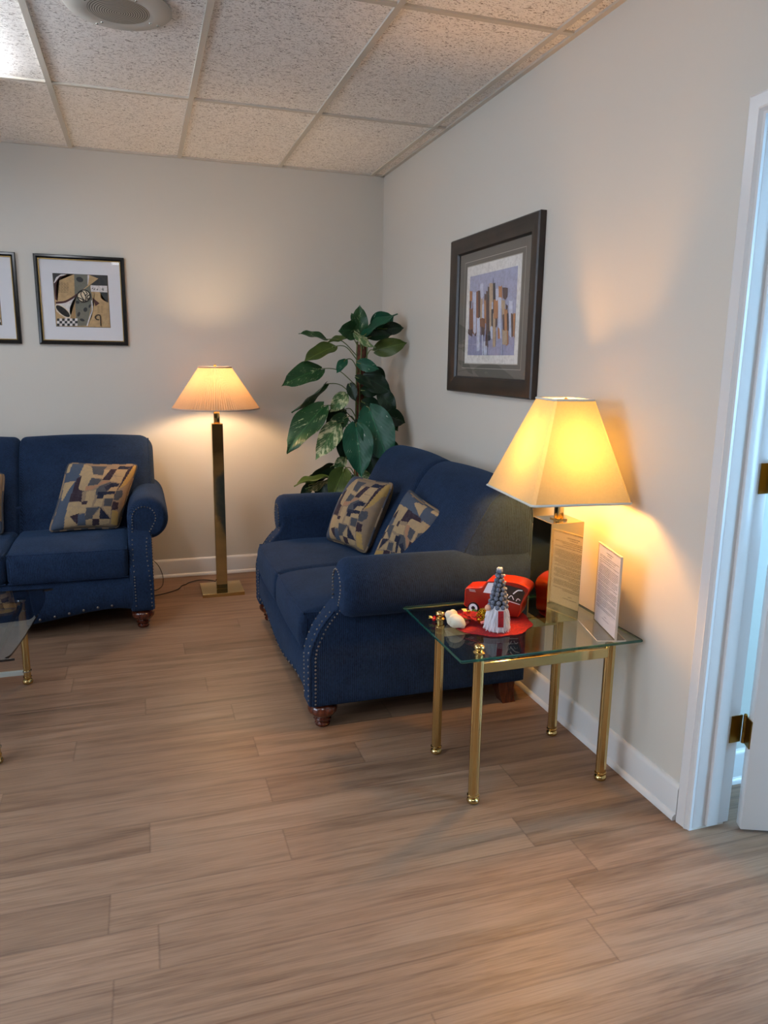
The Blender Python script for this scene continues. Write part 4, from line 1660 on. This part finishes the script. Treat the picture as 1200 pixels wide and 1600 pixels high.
# local x along the side from hood to tail, local y away from the camera side
side = [(0.000, 0.020), (-0.004, 0.050), (-0.002, 0.088), (0.010, 0.096), (0.050, 0.103), (0.062, 0.112), (0.072, 0.128), (0.085, 0.134), (0.14, 0.140), (0.185, 0.138), (0.212, 0.126), (0.218, 0.110), (0.206, 0.085), (0.196, 0.060), (0.194, 0.035), (0.186, 0.012), (0.170, 0.008), (0.10, 0.010), (0.06, 0.012), (0.055, 0.018)]
side = [(a * TLn / 0.206, b) for a, b in side]
sp = [(p.x, p.y) for p in catmull([(a, b, 0) for a, b in side], 4, True)]
TD = 0.085
bm = NB()
e = 0.004
n = len(sp)
nv = []
for i in range(n):
    dd_ = (Vector(sp[(i + 1) % n]) - Vector(sp[i - 1])).normalized()
    nv.append((-dd_.y, dd_.x))
cxm, czm = sum(p[0] for p in sp) / n, sum(p[1] for p in sp) / n
ins = lambda e_: [((a - nx * e_), (b - nz * e_)) for (a, b), (nx, nz) in zip(sp, nv)]
sgn = 1 if sum((a - cxm) * nx + (b - czm) * nz for (a, b), (nx, nz) in zip(sp, nv)) > 0 else -1
i1 = ins(0.004 * sgn)
loft(bm, [[(a, 0.0, b) for a, b in i1], [(a, 0.004, b) for a, b in sp], [(a, TD - 0.004, b) for a, b in sp], [(a, TD, b) for a, b in i1]])
bm.normal_update()
for f in bm.faces:
    f.material_index = 0 if abs(f.normal.y) > 0.8 else 1
obj('body', bm, [M_redpaint, M_orange], o, 40)
K = TLn / 0.206
plq = lambda a, b, d_: (a * K, -d_, b)
bm = NB()
f = bm.faces.new([bm.verts.new(plq(a, b, 0.0008)) for a, b in ((0.062, 0.085), (0.112, 0.085), (0.112, 0.128), (0.078, 0.124))])
obj('window_print', bm, M_white, o, 0)
bm = NB()
rect(bm, lambda a, b, d_: (-0.005 - d_, a, b), 0.01, TD - 0.01, 0.03, 0.085, 0.0)
obj('front_grille', bm, M_white, o, 0)
bm = NB()
for a, b in ((0.012, 0.088), (0.014, 0.083)):
    rect(bm, plq, a, a + 0.022, b, b + 0.0016, 0.0008)
obj('hood_stripes', bm, M_white, o, 0)
bm = NB()
f = bm.faces.new([bm.verts.new(plq(a, b, 0.0008)) for a, b in ((0.122, 0.075), (0.192, 0.062), (0.205, 0.105), (0.196, 0.118), (0.122, 0.128))])
obj('rear_window_print', bm, M_dark, o, 0)
bm = NB()
for q in stroke([(0.165, 0.095), (0.180, 0.110), (0.196, 0.112)], 0.004) + stroke([(0.150, 0.078), (0.160, 0.088), (0.168, 0.074)], 0.003) + stroke([(0.176, 0.070), (0.182, 0.080), (0.190, 0.074)], 0.003) + stroke([(0.122, 0.072), (0.190, 0.059)], 0.003):
    bm.faces.new([bm.verts.new(plq(a, b, 0.0012)) for a, b in q])
for e_ in ((0.100, 0.055, 0.014, 0.010),):
    bm.faces.new([bm.verts.new(plq(a, b, 0.0012)) for a, b in stroke([(0.088, 0.056), (0.096, 0.062), (0.104, 0.056), (0.112, 0.060)], 0.002)[2]])
obj('drawing_lines', bm, M_white, o, 0)
for cx_ in (0.030, 0.136):
    bm = NB()

    def disc(r, y0_, y1_, mi):
        loft(bm, [[(cx_ * K + r * cos(2 * pi * i / 28), y0_, 0.0215 + r * sin(2 * pi * i / 28)) for i in range(28)], [(cx_ * K + r * cos(2 * pi * i / 28), y1_, 0.0215 + r * sin(2 * pi * i / 28)) for i in range(28)]], mi)
    disc(0.021, -0.003, 0.01, 0)
    disc(0.016, -0.0038, -0.002, 1)
    disc(0.007, -0.0045, -0.003, 0)
    obj('wheel', bm, [M_dark, M_white], o, 30)

# fleece ornament (two soft lobes)
o = thing('fleece_ornament', 'cream fleece ornament with two plump lobes left of the red mat', 'ornament', (-0.585, -2.668, GZ))
for k, (a, b, r) in enumerate((((on(701, 960, 2, GZ + 0.027)), (on(714, 967, 2, GZ + 0.020)), 0.0245), ((on(704, 970, 2, GZ + 0.025)), (on(726, 981, 2, GZ + 0.006)), 0.0255))):
    a, b = a - Vector((-0.585, -2.668, GZ)), b - Vector((-0.585, -2.668, GZ))
    bm = NB()
    a, b = Vector(a), Vector(b)
    P_, R_ = [], []
    for i in range(21):
        s = i / 20
        P_.append(a.lerp(b, s))
        R_.append(r * (sin(pi / 2 * min(1, s / 0.30 + 0.02)) ** 0.6 if s < 0.30 else (1 - ((s - 0.30) / 0.705) ** 2) ** 0.7))
    P_, R_ = P_, [max(0.0006, x) for x in R_]
    P_ = [p + Vector((0, 0, max(0, R_[i] + 0.0005 - p.z))) for i, p in enumerate(P_)]
    tube(bm, P_, R_, 20)
    ball(bm, P_[1], R_[2] * 0.9, 16, 10)
    obj('fleece_lobe', bm, M_fleece, o, 70)
bm = NB()
tube(bm, [(0.036, -0.056, 0.006), (0.052, -0.040, 0.006), (0.062, -0.032, 0.005)], 0.0045, 8)
obj('ribbon_end', bm, M_candy, o, 60)

# berries at the far left
for i, (a, b) in enumerate(((-0.640, -2.600), (-0.632, -2.622))):
    pass
# poinsettia and holly sprig
o = thing('holly_sprig', 'artificial red poinsettia and holly sprig beside the gnome', 'decoration', (-0.508, -2.700, MZ))
r6 = random.Random(6)


def petal(bm, base, dirv, ln_, w, lift, mi=0, n=6):
    base, dirv = Vector(base), Vector(dirv).normalized()
    sd = Vector((-dirv.y, dirv.x, 0)).normalized()
    Lr, Mr, Rr = [], [], []
    for i in range(n + 1):
        s = i / n
        ww = w * sin(pi * min(0.999, s ** 0.8)) + 0.0004
        c0 = base + dirv * ln_ * s + Vector((0, 0, lift * sin(pi * s * 0.8)))
        Lr.append(bm.verts.new(c0 + sd * ww + Vector((0, 0, ww * 0.3))))
        Mr.append(bm.verts.new(c0))
        Rr.append(bm.verts.new(c0 - sd * ww + Vector((0, 0, ww * 0.3))))
    for i in range(n):
        for X, Y in ((Lr, Mr), (Mr, Rr)):
            f = bm.faces.new((X[i], X[i + 1], Y[i + 1], Y[i]))
            f.material_index = mi


for k in range(9):
    bm = NB()
    a = k * 2 * pi / 9 + r6.uniform(-.2, .2)
    petal(bm, (0, 0, 0.012), (cos(a), sin(a), 0.15), r6.uniform(0.036, 0.050), 0.012, 0.012)
    obj('red_petal', bm, M_red, o, 60)
for k, (x_, y_, a, mm) in enumerate(((0.0, 0.05, 1.9, M_hollyv), (0.015, 0.035, 0.9, M_holly), (0.045, -0.01, 0.3, M_holly), (0.03, 0.0, -0.6, M_holly), (0.05, 0.02, 1.2, M_holly), (-0.02, -0.02, 3.6, M_holly))):
    bm = NB()
    petal(bm, (x_, y_ - 0.008, 0.014), (cos(a), sin(a), 0.25), 0.034, 0.009, 0.008)
    obj('holly_leaf', bm, mm, o, 60)
for k in range(7):
    bm = NB()
    ball(bm, (r6.uniform(-0.03, 0.05), r6.uniform(-0.05, 0.03), r6.uniform(0.022, 0.034)), 0.0055, 10, 8)
    obj('berry', bm, M_berry if k % 3 else M_gold, o, 60)
bm = NB()
tube(bm, catmull([(0.010, -0.050, 0.014), (0.035, -0.062, 0.022), (0.050, -0.085, 0.016)], 4), 0.0055, 8)
obj('ribbon', bm, M_candy, o, 60)

# gold cone
o = thing('gold_pinecone', 'gold glitter pinecone against the left side of the gnome', 'decoration', (-0.478, -2.725, MZ))
bm = NB()
for k in range(9):
    s = k / 8
    z = 0.006 + 0.048 * s
    r = 0.019 * sin(pi * (0.18 + 0.75 * s)) + 0.002
    n = 8
    for i in range(n):
        a = 2 * pi * (i + 0.5 * (k % 2)) / n
        ball(bm, (r * cos(a), r * sin(a), z), 0.0052, 6, 5, sc=(1, 1, 0.6))
lathe(bm, [(0, 0.0), (0.012, 0.004), (0.016, 0.03), (0.006, 0.056), (0, 0.058)], 12)
obj('cone', bm, M_gold, o, 30)

# berry pick at the far left
o = thing('berry_pick', 'red berries with cream leaves poking out left of the fleece ornament', 'decoration', (-0.640, -2.640, GZ))
bm = NB()
ball(bm, (0.010, 0.0, 0.008), 0.0075, 10, 8)
ball(bm, (0.018, 0.014, 0.008), 0.0065, 10, 8)
obj('berry', bm, M_berry, o, 60)
for a in (2.2, 3.4, 4.3):
    bm = NB()
    petal(bm, (0.008, 0.0, 0.006), (cos(a), sin(a), 0.3), 0.022, 0.005, 0.004)
    obj('leaf', bm, M_hollyv, o, 60)

# ================================================================== PLANT
PX_, PYY = -0.268, -0.40
o = thing('potted_plant', 'tall variegated climbing plant on a coir pole in the corner behind the right loveseat', 'plant', (PX_, PYY, 0))
bm = NB()
lathe(bm, [(0, 0), (0.10, 0), (0.115, 0.02), (0.145, 0.24), (0.155, 0.26), (0.155, 0.275), (0.143, 0.275), (0.138, 0.25), (0, 0.25)], 40)
obj('pot', bm, M_pot, o, 40)
bm = NB()
lathe(bm, [(0, 0.245), (0.138, 0.245), (0.13, 0.256), (0, 0.262)], 32)
obj('soil', bm, M_soil, o, 40)
lean = lambda z: Vector((0.012 * (z - 0.9) / 0.6, 0, z))
bm = NB()
tube(bm, [lean(0.2 + 1.33 * i / 14) for i in range(15)], 0.034, 20)
obj('coir_pole', bm, M_moss, o, 50)
for k, a in enumerate((-2.75, -1.75, -0.9, 0.3, 2.0)):
    bm = NB()
    pts = []
    for i in range(24):
        z = 0.25 + 1.30 * i / 23
        aa = a + 0.35 * sin(z * 3 + k)
        pts.append(lean(z) + Vector((0.036 * cos(aa), 0.036 * sin(aa), 0)))
    tube(bm, pts, 0.0042, 8)
    obj('vine', bm, M_petiole, o, 60)

# leaves: base and tip where the photo shows them, with real depth, size and roll
LV = [  # base px, tip px, apparent width px, kind, depth of base, depth of tip, roll sign, curl
    ((509.5, 530), (467, 518), 9, 'g', -.42, -.44, 1, .05), ((541, 528), (511, 533), 9, 'o', -.42, -.40, 1, .05),
    ((523, 541), (474, 561), 21, 'o', -.44, -.50, 1, .12), ((502, 576), (441, 597), 33, 'g', -.46, -.56, 1, .15),
    ((509.5, 600), (456, 642), 10, 'g', -.44, -.50, -1, .05), ((540, 562), (526, 581), 14, 't', -.50, -.56, 1, .1),
    ((505.6, 634), (447, 701), 42, 'g', -.52, -.62, 1, .15), ((528, 662), (494.7, 713), 35, 'v', -.56, -.68, 1, .15),
    ((542, 652), (509, 668), 24, 'g', -.50, -.56, -1, .1), ((541, 616), (516, 642), 24, 'v', -.48, -.50, 1, .1),
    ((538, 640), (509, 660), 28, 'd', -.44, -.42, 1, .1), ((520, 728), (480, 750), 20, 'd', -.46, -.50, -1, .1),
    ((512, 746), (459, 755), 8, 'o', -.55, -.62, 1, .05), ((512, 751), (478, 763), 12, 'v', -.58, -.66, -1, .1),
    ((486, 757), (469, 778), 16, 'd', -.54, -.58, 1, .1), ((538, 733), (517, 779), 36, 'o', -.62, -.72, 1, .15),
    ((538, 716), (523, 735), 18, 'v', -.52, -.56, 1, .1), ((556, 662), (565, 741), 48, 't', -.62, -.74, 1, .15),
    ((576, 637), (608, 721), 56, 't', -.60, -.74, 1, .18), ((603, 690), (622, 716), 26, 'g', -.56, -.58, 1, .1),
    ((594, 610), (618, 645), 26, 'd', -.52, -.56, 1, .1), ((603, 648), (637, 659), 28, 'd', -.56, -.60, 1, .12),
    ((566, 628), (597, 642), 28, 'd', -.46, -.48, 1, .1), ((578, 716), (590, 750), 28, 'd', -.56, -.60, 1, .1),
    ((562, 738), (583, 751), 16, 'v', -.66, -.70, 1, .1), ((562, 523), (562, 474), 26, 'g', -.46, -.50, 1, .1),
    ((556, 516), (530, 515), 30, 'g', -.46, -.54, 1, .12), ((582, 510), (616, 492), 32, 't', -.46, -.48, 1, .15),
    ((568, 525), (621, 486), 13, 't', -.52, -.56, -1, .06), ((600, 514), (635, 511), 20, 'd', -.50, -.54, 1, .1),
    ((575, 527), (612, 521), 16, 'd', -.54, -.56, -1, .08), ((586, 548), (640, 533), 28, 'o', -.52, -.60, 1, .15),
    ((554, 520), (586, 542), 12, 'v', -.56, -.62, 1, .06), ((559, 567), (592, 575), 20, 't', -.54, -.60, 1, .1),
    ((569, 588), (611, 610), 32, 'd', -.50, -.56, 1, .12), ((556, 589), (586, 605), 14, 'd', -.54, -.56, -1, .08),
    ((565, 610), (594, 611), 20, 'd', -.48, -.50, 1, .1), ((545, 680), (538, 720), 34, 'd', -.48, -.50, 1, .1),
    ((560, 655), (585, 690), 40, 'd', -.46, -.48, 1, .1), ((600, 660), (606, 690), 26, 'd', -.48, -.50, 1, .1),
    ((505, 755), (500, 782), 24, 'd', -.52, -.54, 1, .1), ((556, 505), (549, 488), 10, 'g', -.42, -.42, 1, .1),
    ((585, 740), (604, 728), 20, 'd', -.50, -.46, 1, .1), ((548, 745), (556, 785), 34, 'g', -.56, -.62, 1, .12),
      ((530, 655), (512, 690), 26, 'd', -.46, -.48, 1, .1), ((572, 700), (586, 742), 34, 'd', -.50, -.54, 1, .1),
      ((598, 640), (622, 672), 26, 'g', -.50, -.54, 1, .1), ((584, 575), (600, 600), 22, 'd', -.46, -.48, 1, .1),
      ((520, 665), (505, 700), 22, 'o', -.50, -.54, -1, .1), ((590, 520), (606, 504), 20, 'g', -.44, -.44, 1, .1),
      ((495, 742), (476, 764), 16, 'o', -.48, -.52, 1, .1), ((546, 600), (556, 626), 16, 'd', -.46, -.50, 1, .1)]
ORG = Vector((PX_, PYY, 0))
for k, (b_, t_, wpx, kind, db, dt, rs, curl) in enumerate(LV):
    Bp = on(b_[0], b_[1], 1, db)
    Tp = on(t_[0], t_[1], 1, dt)
    for P_ in (Bp, Tp):
        P_.x = min(P_.x, -0.03)
    ax = Tp - Bp
    ln_ = ax.length
    ax.normalize()
    view = (Bp.lerp(Tp, 0.5) - CAM)
    dist = view.length
    view.normalize()
    wt = wpx / F_PX * dist                   # width the leaf appears to have
    true_w = max(wt, 0.50 * ln_)
    roll = math.acos(min(1, wt / true_w)) * rs
    side_ = ax.cross(view).normalized()
    nrm_ = side_.cross(ax).normalized()
    if nrm_.dot(view) > 0:
        nrm_ = -nrm_
    sd = side_ * cos(roll) + nrm_ * sin(roll)
    nm = (nrm_ * cos(roll) - side_ * sin(roll))
    rl_ = random.Random(100 + k)
    bm = NB()
    ul = bm.loops.layers.uv.new('UVMap')
    NL, NWd = 18, 8
    G = []
    wob = rl_.uniform(0, 6)
    for i in range(NL + 1):
        s = i / NL
        # heart shaped: lobes just behind the petiole, widest near a third, drawn out tip
        w_ = (sin(pi * min(1.0, (s * 0.975 + 0.010)) ** 0.74)) ** 0.80 * 0.5
        w_ = max(w_, 0.002)
        if s > 0.86:
            w_ *= (1 - (s - 0.86) / 0.14) ** 0.6 * 0.85 + 0.02
        row_ = []
        for j in range(NWd + 1):
            q = (j / NWd) * 2 - 1
            back = 0.07 * abs(q) ** 1.5 * (1 - s) ** 4 * ln_         # basal lobes
            pos = Bp + ax * (ln_ * s - back) + sd * (q * w_ * true_w)
            pos += nm * (-curl * ln_ * (s - 0.4) ** 2 * 1.3 + abs(q) * w_ * true_w * 0.30
                         + 0.030 * ln_ * sin(12 * s + wob + 2.2 * q) * abs(q) ** 1.5)
            pos += Vector((0, 0, -0.05 * ln_ * s * s))
            pos.x = min(pos.x, -0.012)
            row_.append((bm.verts.new(pos - ORG), (s, q * w_ * 2)))
        G.append(row_)
    for i in range(NL):
        for j in range(NWd):
            vs = (G[i][j], G[i][j + 1], G[i + 1][j + 1], G[i + 1][j])
            f = bm.faces.new([x[0] for x in vs])
            for lp_, x in zip(f.loops, vs):
                lp_[ul].uv = x[1]
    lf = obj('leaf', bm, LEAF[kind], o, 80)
    # petiole back to the pole
    bm = NB()
    zz = min(1.5, max(0.35, Bp.z - 0.10 - 0.15 * (Bp.xy - ORG.xy).length))
    root = lean(zz)
    Bl = Bp - ORG
    mid = root.lerp(Bl, 0.55) + Vector((0, 0, 0.05))
    tube(bm, catmull([root, mid, Bl, Bl + ax * 0.02], 6), 0.0030, 6)
    obj('petiole', bm, M_petiole, lf, 60)
